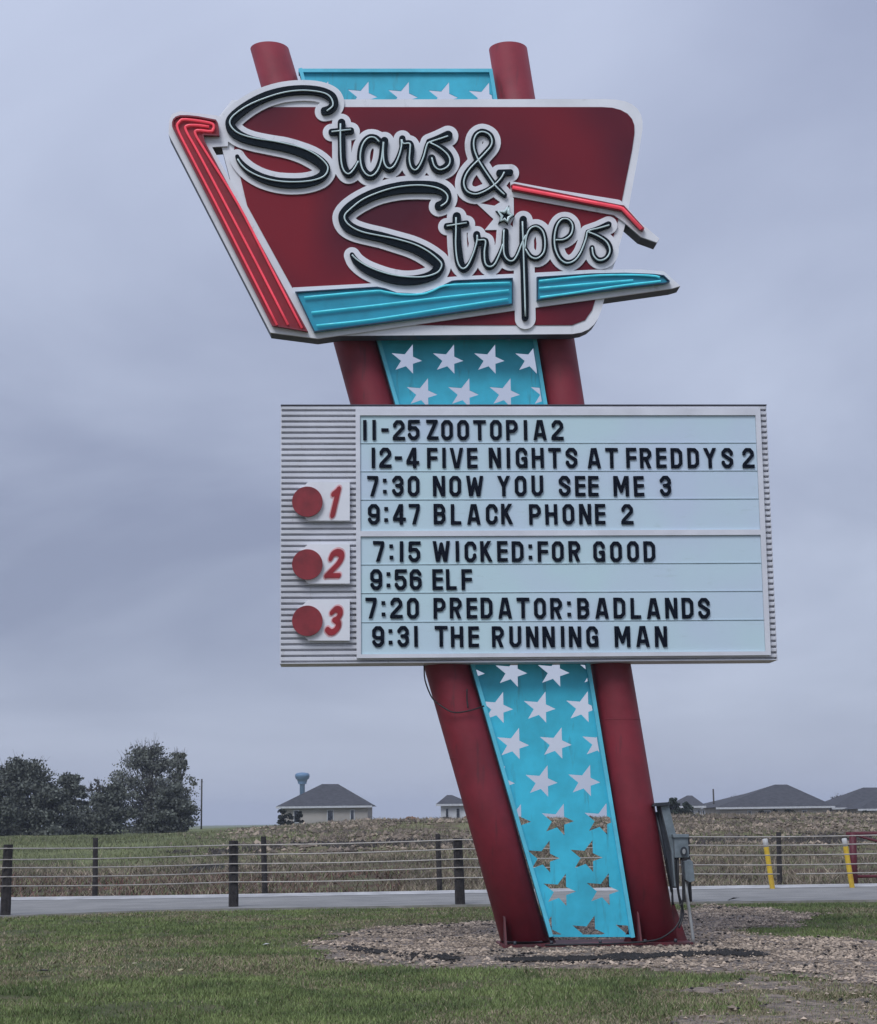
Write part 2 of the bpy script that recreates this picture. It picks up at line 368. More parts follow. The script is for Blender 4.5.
# road: near edge and far edge where the photograph shows them
nearp = [ground_at(x, y) for x, y in ((-60, 920.5), (10, 917.5), (160, 911.5), (320, 909), (450, 906.5), (700, 903.5), (877, 901.5), (960, 900))]
farp = [ground_at(x, y) for x, y in ((-60, 903.5), (0, 902.5), (160, 900.4), (320, 897.8), (450, 895.3), (740, 890.3), (877, 888.3), (960, 887))]
def ext(ps, d):      # lengthen both ends of an edge
    a_ = ps[0]+(ps[0]-ps[1]).normalized()*d; a_.y = ps[0].y; b_ = ps[-1]+(ps[-1]-ps[-2]).normalized()*d; b_.y = ps[-1].y; return [a_]+ps+[b_]
nearp = ext(nearp, 150); farp = ext(farp, 150)
asph = mat('road_surface', (0.26, 0.25, 0.235), 0.9, col2=(0.185, 0.18, 0.17), scale=.9, bump=0.3, bscale=60)
def ribbon(name, A, B, z0_, z1_, m, sub=8):
    b_ = MB(); vs = []; n = 0
    for i in range(len(A)-1):
        for k in range(sub+(1 if i == len(A)-2 else 0)):
            t_ = k/sub; p = A[i].lerp(A[i+1], t_); q = B[i].lerp(B[i+1], t_); vs += [(p.x, p.y, z0_), (q.x, q.y, z1_)]; n += 1
    b_.add(vs, [(2*i, 2*i+2, 2*i+3, 2*i+1) for i in range(n-1)]); o = b_.build(name, m, fix=False); tag(o, kind='structure'); return o
ribbon('road', nearp, farp, .035, .035, asph)
conc = mat('pale_concrete', (0.44, 0.43, 0.42), 0.85, var=0.15, scale=2, bump=0.2)
far2 = [p+Vector((0, .55, 0)) for p in farp]
ribbon('road_edge', farp, far2, .041, .09, conc)
ribbon('road_verge', far2, [p+Vector((0, .6, 0)) for p in far2], .09, -.12, conc)
ribbon('road_shoulder', [p-Vector((0, .35, 0)) for p in nearp], nearp, -.04, .034, mat('shoulder_gravel', (.17,.155,.13), .95, col2=(.09,.09,.06), scale=3, bump=.5))

# gravel bed outline (ground positions), stones, grass
GRAVEL = [(304,948),(330,938),(368,930),(430,925),(500,922),(560,919),(640,919),(700,906),(760,909),(806,915),(822,921),(800,927),(740,930),(790,937),(840,939),(884,942),(960,944),(960,1000),(884,988),(820,980),(756,976),(690,973),(620,971),(540,970),(450,968),(380,965),(328,960)]
gp = np.array([[*ground_at(x, y)[:2]] for x, y in GRAVEL])
def inpoly(X, Y, P):
    ins = np.zeros(X.shape, bool); n = len(P)
    for i in range(n):
        ax, ay = P[i]; bx, by = P[(i+1) % n]
        if abs(by-ay) > 1e-12: ins ^= ((ay > Y) != (by > Y)) & (X < (bx-ax)*(Y-ay)/(by-ay)+ax)
    return ins
def dpoly(X, Y, P):
    d = np.full(X.shape, 1e9); n = len(P)
    for i in range(n):
        ax, ay = P[i]; bx, by = P[(i+1) % n]; dx_, dy_ = bx-ax, by-ay; t = np.clip(((X-ax)*dx_+(Y-ay)*dy_)/(dx_*dx_+dy_*dy_+1e-12), 0, 1)
        d = np.minimum(d, np.hypot(X-ax-t*dx_, Y-ay-t*dy_))
    return np.where(inpoly(X, Y, P), -d, d)
bare = np.array([[*ground_at(x, y)[:2]] for x, y in [(700,985),(760,978),(884,985),(960,990),(960,1060),(700,1060),(690,1020),(740,1004)]])
def gravel_amount(X, Y):
    d = dpoly(X, Y, gp) + (fbm(X, Y, .9, 5)-.5)*1.5
    return sstep((.25-d)/.75)
def bare_amount(X, Y):
    d = dpoly(X, Y, bare) + (fbm(X, Y, .8, 15)-.5)*2.0
    return sstep((.3-d)/.6)
# soil showing between the stones: a low mound following the wobbling outline
sxs = np.arange(gp[:,0].min()-1.2, 9.5, .07); sys_ = np.arange(gp[:,1].min()-3.4, gp[:,1].max()+1, .10)
SX, SY = np.meshgrid(sxs, sys_); am = np.maximum(gravel_amount(SX, SY), bare_amount(SX, SY)*.5*sstep((fbm(SX, SY, .6, 49)-.4)/.15))
SZ = terrain(SX, SY)+np.where(am > .25, .006+.018*am+.02*(fbm(SX, SY, .25, 47)-.5), -.04)
V = np.stack([SX, SY, SZ], -1).reshape(-1, 3); n1_ = len(sxs); ii, jj = np.meshgrid(np.arange(n1_-1), np.arange(len(sys_)-1)); a = (jj*n1_+ii).ravel()
keep = (am.ravel()[a] > .2) | (am.ravel()[a+1] > .2) | (am.ravel()[a+n1_] > .2); a = a[keep]
soil = mat('gravel_soil', (.27,.21,.165), .95, col2=(.085,.07,.058), scale=7, bump=1, bscale=30, detail=10, c2fac=(.38,.6))
o = np_mesh('gravel_bed', V, np.stack([a, a+1, a+n1_+1, a+n1_], 1), soil, k=4, smooth=True); tag(o, kind='structure')

def stones(name, X, Y, Z, size, m, flat=.6):
    n = len(X); base = np.array([[1,0,0],[-1,0,0],[0,1,0],[0,-1,0],[0,0,1],[0,0,-1]], float); F8 = np.array([[0,2,4],[2,1,4],[1,3,4],[3,0,4],[2,0,5],[1,2,5],[3,1,5],[0,3,5]])
    Vv = base[None]*(1+rng.uniform(-.35,.35,(n,6,1)))+rng.uniform(-.25,.25,(n,6,3)); an = rng.uniform(0, 6.28, n); c, s = np.cos(an)[:,None], np.sin(an)[:,None]
    x = Vv[:,:,0]*c-Vv[:,:,1]*s; y = Vv[:,:,0]*s+Vv[:,:,1]*c; zz = Vv[:,:,2]*flat; sz = size[:,None]
    P = np.stack([X[:,None]+x*sz, Y[:,None]+y*sz, Z[:,None]+zz*sz], -1).reshape(-1, 3)
    Fi = (F8[None]+(np.arange(n)*6)[:,None,None]).reshape(-1, 3)
    o = np_mesh(name, P, Fi, m); tag(o, kind='stuff'); return o
nS = 100000; X = rng.uniform(gp[:,0].min()-.8, 7.5, nS); Y = rng.uniform(gp[:,1].min()-3.2, gp[:,1].max()+.8, nS)
ga = gravel_amount(X, Y); ba = bare_amount(X, Y)
pr = ga*(.25+.75*sstep((fbm(X, Y, .7, 21)-.35)/.25)) + .05*ba*(1-ga); k = rng.random(nS) < pr
X, Y = X[k], Y[k]; sz = rng.lognormal(math.log(.015), .45, len(X)).clip(.007, .045)
stones('gravel', X, Y, terrain(X, Y)+.03, sz, mat('limestone_gravel', (.42,.33,.25), .9, col2=(.20,.155,.115), scale=1.5, isl=.6))
# dark wet mulch line on the near side of the foot
q_ = np.array([rng.uniform(gp[:,0].min(), 7.0, 16000), rng.uniform(gp[:,1].min()-2.5, gp[:,1].max()+.5, 16000)])
q_ = q_[:, (rng.random(16000) < gravel_amount(*q_)*sstep((fbm(q_[0], q_[1]*2.2, .8, 45)-.50)/.12)*.30+.02*bare_amount(*q_))]
DL = [(345,950),(372,954),(410,959),(463,962),(520,963),(580,962),(640,960),(700,957),(760,957)]
dl = [ground_at(x, y) for x, y in DL]; X = []; Y = []
for i in range(9000):
    q = rng.random()*(len(dl)-1); a_ = int(q); t_ = q-a_; p = dl[a_].lerp(dl[a_+1], t_); spr = (.08+.26*vnoise(p.x, 0, .35, 37))
    if vnoise(p.x, 0, .5, 33) *(.5+.5*rng.random()) < .20+.045*max(0, q-4): continue
    if vnoise(p.x*1.0, i*.0, .13, 39) < .38 and rng.random() < .8: continue
    X.append(p.x+rng.normal(0, .05)); Y.append(p.y+rng.normal(0, spr))
X, Y = np.array(X), np.array(Y); X = np.concatenate([X, q_[0]]); Y = np.concatenate([Y, q_[1]]); stones('dark_mulch', X, Y, terrain(X, Y)+.04, rng.uniform(.008, .034, len(X)), mat('dark_mulch', (.02,.018,.017), .9, scale=4, isl=.3), .45)

def blades(name, X, Y, h, wd, m, lean=.5, zf=terrain):
    n = len(X); Z = zf(X, Y); an = rng.uniform(0, 6.283, n); la = rng.uniform(0, 6.283, n); le = h*rng.uniform(.1, lean*2, n)
    P = np.stack([np.stack([X-np.cos(an)*wd, Y-np.sin(an)*wd, Z-.005], -1), np.stack([X+np.cos(an)*wd, Y+np.sin(an)*wd, Z-.005], -1), np.stack([X+np.cos(la)*le, Y+np.sin(la)*le, Z+h], -1)], 1).reshape(-1, 3)
    o = np_mesh(name, P, np.arange(3*n).reshape(-1, 3), m); tag(o, kind='stuff'); return o
def scatter(n, y0, y1, pad=1.15):
    Y = y0*(y1/y0)**rng.random(n) if y0 > 0 else rng.uniform(y0, y1, n); X = rng.uniform(-1, 1, n)*(Y*.2436*pad+.5); return X, Y
X, Y = scatter(420000, 12.6, 34.6)
ga = np.maximum(gravel_amount(X, Y), .10*bare_amount(X, Y)); inroad = Y > np.interp(X, [p.x for p in nearp], [p.y for p in nearp])-.12
k = (rng.random(len(X)) > ga*1.02) & ~inroad & (rng.random(len(X)) < .15+1.15*sstep((fbm(X, Y, .7, 41)-.28)/.3)); X, Y = X[k], Y[k]
tone = fbm(X, Y, 2.6, 51); dry = rng.random(len(X)) < np.maximum(sstep((tone-.44)/.16)*.62+.07+.25*sstep((15.2-Y)/1.2), .85*bare_amount(X, Y))
gm = mat('green_grass', (.22,.27,.10), .8, col2=(.095,.13,.05), scale=.9, isl=.35, spec=.2); dm = mat('dry_grass', (.34,.28,.19), .85, col2=(.21,.18,.11), scale=.8, isl=.35, spec=.2)
hh = rng.uniform(.016, .05, len(X))*(.35+1.3*fbm(X, Y, .45, 61)); wd = .0035+.0002*Y
blades('grass', X[~dry], Y[~dry], hh[~dry], wd[~dry], gm); blades('dry_grass', X[dry], Y[dry], hh[dry]*.8, wd[dry], dm, .9)
# rough ground beyond the road: weeds, dry stalks, clods
X, Y = scatter(150000, 43.2, 100); side = sstep((X*84/Y+15)/13)
k = rng.random(len(X)) < .2+.8*sstep((fbm(X, Y, 2.2, 71)-.35)/.25); X, Y, side = X[k], Y[k], side[k]
fy = np.interp(X, [p.x for p in far2], [p.y for p in far2])+.45; k = Y > fy; X, Y, side = X[k], Y[k], side[k]
greenp = (1-side)*.75*sstep((Y-56)/8)+.22+.45*sstep((fbm(X, Y, 5, 77)-.5)/.12)*sstep((Y-58)/6)
gk = rng.random(len(X)) < greenp
red = (~gk) & (Y < 54) & (X < -1) & (rng.random(len(X)) < .6)
h2 = rng.uniform(.08, .30, len(X))*(.6+.4*(fbm(X, Y, 1.5, 81)))
blades('field_weeds', X[gk], Y[gk], h2[gk]*.8, .018+0*h2[gk], mat('field_green', (.21,.23,.105), .85, col2=(.11,.12,.06), scale=.3, isl=.4))
br = ~gk & ~red
blades('dry_stalks', X[br], Y[br], h2[br], .018+0*h2[br], mat('dry_stalks', (.31,.25,.18), .9, col2=(.11,.09,.07), scale=.35, isl=.5), .8)
blades('red_ditch_grass', X[red], Y[red], h2[red]*.8, .018+0*h2[red], mat('red_brown_grass', (.20,.10,.075), .9, col2=(.09,.055,.045), scale=.4, isl=.4), .8)
X = rng.uniform(-10, 17, 7000); Y = 65+rng.normal(0, .9, 7000)+.5*(fbm(X, X*0, 4, 93)-.5)*4; k = fbm(X, Y, 2.5, 95) > .40+.12*(X < -2); X, Y = X[k], Y[k]  # strip of dark clods standing in for the shade of a trench
stones('trench_shade_clods', X, Y, terrain(X, Y)+.02, rng.lognormal(math.log(.07), .4, len(X)).clip(.03, .18), mat('trench_shade', (.045,.037,.032), .95, scale=.5, isl=.5), .8)
X, Y = scatter(26000, 62, 98); side = sstep((X*84/Y+13)/8); k = (rng.random(len(X)) < side*sstep((fbm(X, Y, 3.2, 91)-.32)/.2)); X, Y = X[k], Y[k]
stones('field_clods', X, Y, terrain(X, Y)+.03, rng.lognormal(math.log(.06), .5, len(X)).clip(.02, .20), mat('field_clods', (.30,.235,.175), .95, col2=(.10,.08,.065), scale=.5, isl=.6), .75)
# ================================================================== THE SIGN
sign = thing('roadside_sign', 'tall leaning drive-in theatre sign on two maroon pipes, script lettering above a movie letter board', 'sign', BASE, YAW)
def L3(px, py, off): a, b = sp(px, py, off); return (a, -off, b)
def loopw(lp, off): return [sp(p[0], p[1], off) for p in lp]
def plate(name, loops, off, thick, m, parent):      # outlines at the photograph's place on the sign, real thickness behind
    b = MB(); b.prism([loopw(l, off) for l in loops], -off, -off+thick); return b.build(name, m, parent)

# --- two tapered pipes
def pole(pl, pr, pb):
    # lists of (y, left px, right px)
    b = MB(); n = 40; vs = []
    for (y, l, r_) in pl:
        (x0, z0), (x1, z1) = sp(l, y), sp(r_, y); cx, cz, rr = (x0+x1)/2, (z0+z1)/2, (x1-x0)/2
        for k in range(n):
            a = 2*math.pi*k/n; vs.append((cx+rr*math.cos(a), rr*math.sin(a), cz))
    m_ = len(pl); fs = [(i*n+k, i*n+(k+1)%n, (i+1)*n+(k+1)%n, (i+1)*n+k) for i in range(m_-1) for k in range(n)]
    b.add(vs, fs, True); b.f += [tuple(range(n)), tuple((m_-1)*n+k for k in range(n))]; b.sm += [False, False]
    # weld seams
    for (y, l, r_) in pb:
        (x0, z0), (x1, z1) = sp(l, y), sp(r_, y); cx, cz, rr = (x0+x1)/2, (z0+z1)/2, (x1-x0)/2
        b.tube([(cx+(rr)*math.cos(a), (rr)*math.sin(a), cz) for a in np.linspace(0, 2*math.pi, 41)], 0.005, 6, False)
    return b.build('support_pole', MA['maroon'], sign)
def edges(e, ws, ys, side):
    o = []
    for y in ys:
        w_ = np.interp(y, [43, 337, 668, 940], ws); x = np.interp(y, [p[0] for p in e], [p[1] for p in e])
        o.append((y, x, x+w_) if side == 'l' else (y, x-w_, x))
    return o
YS = [49.5, 180, 337, 500, 668, 800, 940]
eL = [(43, 248.5), (337, 331.8), (402, 348.8), (668, 424.2), (800, 461.8), (940, 500.5)]
eR = [(43, 526), (337, 573.8), (402, 581), (668, 631.2), (800, 653.5), (940, 676.5)]
poleL = pole(edges(eL, [38.5, 43.5, 46.5, 47.5], YS, 'l'), [], edges(eL, [38, 41, 44, 46], [668+90], 'l'))
poleR = pole(edges(eR, [38, 40, 41.5, 45], YS, 'r'), [], edges(eR, [38, 40, 41.5, 45], [720], 'r'))

# --- base plate, gussets
z0 = 0.0
b = MB(); xl = sp(499, 946)[0]; xr = sp(687, 943)[0]
b.box(xl, -0.45, 0.0, xr, 0.45, 0.055)
b.build('base_plate', MA['foot'], sign)
# triangular stiffeners beside and in front of each pipe foot
for (pole_, px_l, px_r) in ((poleL, 500.5, 546), (poleR, 632, 676.5)):
    xa, xb = sp(px_l, 935)[0], sp(px_r, 935)[0]; cx = (xa+xb)/2
    for sx in (-1, 1):
        e = xa if sx < 0 else xb
        outx = (sp(500, 940)[0] if sx < 0 else cx+0.42) if pole_ is poleL else (cx-0.40 if sx < 0 else sp(687, 940)[0])
        top = 0.62 if (pole_ is poleR and sx > 0) else 0.42
        inx = e-0.05*sx
        g = MB(); g.prism([[(outx, 0.055), (inx, 0.055), (inx, top)]], -0.014, 0.014); g.build('gusset_plate', MA['foot'], pole_)
    for dxx in ((-0.26, ) if pole_ is poleL else (-0.24, )):
        fx = cx+dxx
        g = MB()
        g.add([(fx-0.012, -0.44, 0.055), (fx+0.012, -0.44, 0.055), (fx+0.012, -0.2, 0.055), (fx-0.012, -0.2, 0.055), (fx-0.012, -0.2, 0.47), (fx+0.012, -0.2, 0.47)],
              [(0,1,2,3), (0,3,4), (1,5,2), (0,4,5,1), (3,2,5,4)]); g.build('gusset_plate', MA['foot'], pole_)
for px in (512, 548, 596, 640, 670):
    x = sp(px, 942)[0]; bb = MB(); bb.tube([(x, -0.40, 0.05), (x, -0.40, 0.10)], 0.022, 6); bb.build('anchor_bolt', MA['dark'], sign)
# dark power cable sagging round the left pipe under the letter board
for path in ([(424,664,.1),(425,680,.2),(431,696,.2),(437,703,.3)], [(437,703,.3),(452,712,.36),(468,711,.36),(484,706,.3)], [(467,689,.34),(467,700,.34),(468,708,.36)]):
    cb = MB(); cb.tube([L3(*p) for p in catmull(path, 4)], 0.010, 6); cb.build('power_cable', MA['cable'], sign)
cb = MB(); cb.tube([L3(*p) for p in catmull([(682,905,.30),(679,922,.36),(668,934,.42),(650,941,.48),(600,944,.5),(545,945,.5)], 5)], 0.012, 6); cb.build('power_cable', MA['cable'], sign)

# --- turquoise panel with real star cut-outs
PO = 0.16
panel_px = [(298.5, 70), (492, 70), (634.5, 937), (549, 937)]
PP = [sp(p[0], p[1], PO) for p in panel_px]
def clip(poly, A, B, sgn):
    o = []
    def side(p): return sgn*((B[0]-A[0])*(p[1]-A[1])-(B[1]-A[1])*(p[0]-A[0]))
    for i in range(len(poly)):
        p, q = poly[i], poly[(i+1) % len(poly)]; a, c = side(p), side(q)
        if a >= 0: o.append(p)
        if a*c < 0: t = a/(a-c); o.append((p[0]+t*(q[0]-p[0]), p[1]+t*(q[1]-p[1])))
    return o
def inset_edge(A, B, d):
    L = math.hypot(B[0]-A[0], B[1]-A[1]); nx_, ny_ = -(B[1]-A[1])/L*d, (B[0]-A[0])/L*d
    return (A[0]+nx_, A[1]+ny_), (B[0]+nx_, B[1]+ny_)
TL, TR, BR, BL = PP
LE = inset_edge(BL, TL, -0.056); RE = inset_edge(TR, BR, -0.056); TE = inset_edge(TL, TR, -0.05); BE = inset_edge(BR, BL, -0.03)
m0 = pxm(571, 891, PO)
vrow = lambda y: sp(560, y, PO)[1]
zs1 = vrow(891); dz = (vrow(362.5)-vrow(891))/15.0
xodd = sp(560.6, 891, PO)[0]; xodd15 = sp(465.5, 394, PO)[0]
dxs = sp(603.7, 891, PO)[0]-xodd; xeven = xodd-15.3*m0
angs = [71.6, 156.0, 219.5, 291, 357.0]; rad = [17.8, 18.4, 16.6, 15.8, 15.4]
inner_r = 6.9
def star(cx, cz, s=m0, hs=1.0):
    o = []
    for i in range(5):
        a = R(angs[i]); o.append((cx+rad[i]*s*math.cos(a), cz+rad[i]*s*math.sin(a)))
        a2 = R((angs[i]+(angs[(i+1)%5]+(360 if i == 4 else 0)))/2); o.append((cx+inner_r*s*math.cos(a2), cz+inner_r*s*math.sin(a2)))
    return o
holes = []
for k in range(-1, 25):
    cz = zs1+(k-1)*dz-m0*{0: 5.0, 2: 3.5, 3: 3.5, 4: 1.5}.get(k, 0)+m0*.17*max(0, k-1)
    x0_ = (xodd if k % 2 else xeven)-m0*.18*max(0, k-1)
    for j in range(-14, 6):
        s_ = star(x0_+j*dxs, cz)
        for (A, B) in (LE, RE, TE, BE): s_ = clip(s_, A, B, -1) if s_ else s_
        if len(s_) >= 3:
            ar = 0.5*abs(sum(s_[i][0]*s_[(i+1)%len(s_)][1]-s_[(i+1)%len(s_)][0]*s_[i][1] for i in range(len(s_))))
            if ar > 0.0012: holes.append(s_)
b = MB(); b.prism([[TL, TR, BR, BL]]+holes, -PO, -PO+0.012)
spanel = b.build('star_panel', MA['turq'], sign)
def strip(a, b_, w_, yf, yb):      # a flat bar along the line a-b_
    L = math.hypot(b_[0]-a[0], b_[1]-a[1]); nx_, ny_ = -(b_[1]-a[1])/L*w_, (b_[0]-a[0])/L*w_
    m_ = MB(); m_.prism([[a, b_, (b_[0]+nx_, b_[1]+ny_), (a[0]+nx_, a[1]+ny_)]], yf, yb); return m_
for (a, b_) in ((BL, TL), (TR, BR)):
    strip(a, b_, -0.05, -PO-0.05, -PO+0.09).build('panel_rim', MA['turq_rim'], spanel)
strip(TL, TR, -0.05, -PO-0.047, -PO+0.087).build('panel_rim', MA['turq_rim'], spanel)
for t in (0.33, 0.66):     # stiffening ribs behind the sheet
    a = (TL[0]+(TR[0]-TL[0])*t*0.12+0.12, TL[1]-0.1)
# --- letter board
RO = 0.50
c_tl, c_tr, c_br, c_bl = sp(281.5, 405.5, RO), sp(767, 405.5, RO), sp(775.5, 660, RO), sp(281, 662, RO)
X0, X1 = (c_tl[0]+c_bl[0])/2, (c_tr[0]+c_br[0])/2; Z1, Z0 = (c_tl[1]+c_tr[1])/2, (c_bl[1]+c_br[1])/2
board = MB(); board.box(X0+0.02, -RO+0.06, Z0+0.012, X1-0.02, -0.03, Z1-0.012)
board = board.build('letter_board', MA['dark'], sign)
pitch = 5.77*pxm(300, 530, RO); nrib = int(round((Z1-Z0)/pitch)); pitch = (Z1-Z0)/nrib
def ribs(xa, xb, yfront, depth):
    prof = []
    for k in range(nrib):
        zz = Z0+k*pitch
        prof += [(depth, zz+0.004), (depth, zz+pitch*0.26), (0.010, zz+pitch*0.33), (0.0, zz+pitch*0.40), (0.0, zz+pitch*0.84), (0.010, zz+pitch*0.94)]
    prof += [(depth, Z1)]
    vs = []; n_ = len(prof)
    for (d_, zz) in prof: vs += [(xa, yfront+d_, zz), (xb, yfront+d_, zz)]
    m_ = MB(); m_.add(vs, [(2*i, 2*i+1, 2*i+3, 2*i+2) for i in range(n_-1)])
    # end caps down to the cabinet
    for xx in (xa, xb):
        vv = [(xx, yfront+d_, zz) for d_, zz in prof]+[(xx, yfront+0.09, zz) for d_, zz in prof]
        m_.add(vv, [(i, i+1, n_+i+1, n_+i) for i in range(n_-1)])
    return m_
r1 = ribs(X0, X1, -RO, 0.055); r1.build('ribbed_cladding', MA['rib'], board, fix=False)
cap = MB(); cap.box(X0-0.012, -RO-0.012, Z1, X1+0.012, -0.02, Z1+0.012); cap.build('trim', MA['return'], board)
cap = MB(); cap.box(X0-0.012, -RO-0.006, Z0-0.012, X1+0.012, -0.02, Z0); cap.build('trim', MA['rib'], board)
for s_x in (X0-0.012, X1): 
    e_ = MB(); e_.box(s_x, -RO+0.02, Z0, s_x+0.012, -0.03, Z1); e_.build('end_panel', MA['rib'], board)
# frame and pale panels
FO = RO+0.035
fo = [sp(355.5, 408.5, FO), sp(761.5, 409, FO), sp(769, 656, FO), sp(355.5, 657.5, FO)]
FX0, FX1 = fo[0][0], (fo[1][0]+fo[2][0])/2; FZ1, FZ0 = (fo[0][1]+fo[1][1])/2, (fo[2][1]+fo[3][1])/2
ix0 = sp(360.5, 530, FO)[0]; ix1 = (sp(756.8, 415, FO)[0]+sp(763.8, 653, FO)[0])/2
iz1 = sp(560, 415.5, FO)[1]; iz0 = sp(560, 653, FO)[1]; mz1 = sp(560, 530.5, FO)[1]; mz0 = sp(560, 535.8, FO)[1]
fr = MB(); fr.prism([[(FX0, FZ0), (FX1, FZ0), (FX1, FZ1), (FX0, FZ1)], [(ix0, iz0), (ix1, iz0), (ix1, mz0), (ix0, mz0)], [(ix0, mz1), (ix1, mz1), (ix1, iz1), (ix0, iz1)]], -FO-0.02, -RO+0.003)
fr.build('board_frame', MA['frame'], board)
GO = RO+0.028      # face of the pale panels
fb = MB(); fb.box(ix0-0.004, -GO+0.004, iz0-0.004, ix1+0.004, -RO-0.004, iz1+0.004); fb.build('panel_backing', MA['seam'], board)

# --- movie lettering: gothic strokes cut to a cell
def glyph_shapes():
    l, r_, bt, tp, md = .10, .50, .09, .91, .52
    c = .14
    O = [(l,bt+c),(l,tp-c),(l+c*.8,tp),(r_-c*.8,tp),(r_,tp-c),(r_,bt+c),(r_-c*.8,bt),(l+c*.8,bt),(l,bt+c)]
    G = {}
    G['O'] = (.60, [O]); G['0'] = (.60, [O])
    G['1'] = (.19, [[(.095,-.2),(.095,1.2)]]); G['I'] = G['1']
    G['-'] = (.36, [[(-.1,.5),(.5,.5)]])
    G['2'] = (.60, [[(l,.70),(l,tp-c),(l+c*.8,tp),(r_-c*.8,tp),(r_,tp-c),(r_,.62),(l+.01,.2),(l,bt)], [(l-.05,bt),(.8,bt)]])
    G['3'] = (.58, [[(l,.74),(l,tp-c),(l+c*.8,tp),(r_-c*.9,tp),(r_-.02,tp-c),(r_-.02,.62),(.36,md),(.24,md)], [(.36,md),(r_-.02,.42),(r_-.02,bt+c),(r_-c*.9,bt),(l+c*.8,bt),(l,bt+c),(l,.27)]])
    G['4'] = (.62, [[(.40,-.2),(.40,1.2)], [(.36,.95),(.07,.30)], [(-.1,.26),(.9,.26)]])
    G['5'] = (.60, [[(.8,tp),(l+.01,tp),(l,.54),(l+c*.8,.60),(r_-c*.8,.60),(r_,.60-c),(r_,bt+c),(r_-c*.8,bt),(l+c*.8,bt),(l,bt+c),(l,.27)]])
    G['6'] = (.60, [[(r_,.74),(r_,tp-c),(r_-c*.8,tp),(l+c*.8,tp),(l,tp-c),(l,bt+c),(l+c*.8,bt),(r_-c*.8,bt),(r_,bt+c),(r_,.56-c*.6),(r_-c*.8,.56),(l,.56)]])
    G['9'] = (.60, [[(l,.26),(l,bt+c),(l+c*.8,bt),(r_-c*.8,bt),(r_,bt+c),(r_,tp-c),(r_-c*.8,tp),(l+c*.8,tp),(l,tp-c),(l,.44+c*.6),(l+c*.8,.44),(r_,.44)]])
    G['7'] = (.56, [[(-.2,tp),(.46,tp)], [(.46,tp),(.44,.72),(.19,-.15)]])
    G[':'] = (.20, [])
    G['A'] = (.68, [[(.07,-.15),(.31,1.1)], [(.61,-.15),(.37,1.1)], [(.15,.27),(.53,.27)]])
    G['B'] = (.60, [[(l,-.2),(l,1.2)], [(l,tp),(r_-c*.8,tp),(r_-.01,tp-c),(r_-.01,.62),(.40,md),(l,md)], [(.40,md),(r_,.42),(r_,bt+c),(r_-c*.8,bt),(l,bt)]])
    G['C'] = (.60, [[(r_,.66),(r_,tp-c),(r_-c*.8,tp),(l+c*.8,tp),(l,tp-c),(l,bt+c),(l+c*.8,bt),(r_-c*.8,bt),(r_,bt+c),(r_,.34)]])
    G['D'] = (.60, [[(l,-.2),(l,1.2)], [(l,tp),(r_-c*.9,tp),(r_,tp-c),(r_,bt+c),(r_-c*.9,bt),(l,bt)]])
    G['E'] = (.52, [[(l,-.2),(l,1.2)], [(l,tp),(.8,tp)], [(l,md),(.47,md)], [(l,bt),(.8,bt)]])
    G['F'] = (.52, [[(l,-.2),(l,1.2)], [(l,tp),(.8,tp)], [(l,.50),(.47,.50)]])
    G['G'] = (.60, [[(r_,.70),(r_,tp-c),(r_-c*.8,tp),(l+c*.8,tp),(l,tp-c),(l,bt+c),(l+c*.8,bt),(r_-c*.8,bt),(r_,bt+c*.6),(r_,.46),(.36,.46)], [(r_,.46),(r_,-.2)]])
    G['H'] = (.62, [[(l,-.2),(l,1.2)], [(.52,-.2),(.52,1.2)], [(l,md),(.52,md)]])
    G['K'] = (.62, [[(l,-.2),(l,1.2)], [(l,.40),(.55,1.14)], [(.24,.58),(.57,-.15)]])
    G['L'] = (.52, [[(l,-.2),(l,1.2)], [(l,bt),(.8,bt)]])
    G['M'] = (.78, [[(l,-.2),(l,1.2)], [(.68,-.2),(.68,1.2)], [(.12,1.05),(.39,.25)], [(.66,1.05),(.39,.25)]])
    G['N'] = (.62, [[(l,-.2),(l,1.2)], [(.52,-.2),(.52,1.2)], [(.12,1.0),(.50,.0)]])
    G['P'] = (.60, [[(l,-.2),(l,1.2)], [(l,tp),(r_-c*.8,tp),(r_,tp-c),(r_,.44+c),(r_-c*.8,.44),(l,.44)]])
    G['R'] = (.61, [[(l,-.2),(l,1.2)], [(l,tp),(r_-c*.8,tp),(r_,tp-c),(r_,.48+c),(r_-c*.8,.48),(l,.48)], [(.30,.48),(.53,-.15)]])
    G['S'] = (.60, [[(r_,.70),(r_,tp-c),(r_-c*.8,tp),(l+c*.8,tp),(l,tp-c),(l,.66),(r_,.40),(r_,bt+c),(r_-c*.8,bt),(l+c*.8,bt),(l,bt+c),(l,.29)]])
    G['T'] = (.62, [[(.31,-.2),(.31,1.2)], [(-.2,tp),(.9,tp)]])
    G['U'] = (.60, [[(l,1.2),(l,bt+c),(l+c*.8,bt),(r_-c*.8,bt),(r_,bt+c),(r_,1.2)]])
    G['V'] = (.66, [[(.06,1.15),(.31,-.08)], [(.60,1.15),(.35,-.08)]])
    G['W'] = (.84, [[(.07,1.15),(.24,-.05)], [(.24,-.05),(.42,.85)], [(.42,.85),(.60,-.05)], [(.60,-.05),(.77,1.15)]])
    G['Y'] = (.64, [[(.03,1.15),(.32,.48)], [(.61,1.15),(.32,.48)], [(.32,.52),(.32,-.2)]])
    G['Z'] = (.60, [[(-.2,tp),(.49,tp)], [(.49,tp+.01),(.11,bt)], [(.11,bt),(.9,bt)]])
    return G
GS = glyph_shapes(); gcache = {}
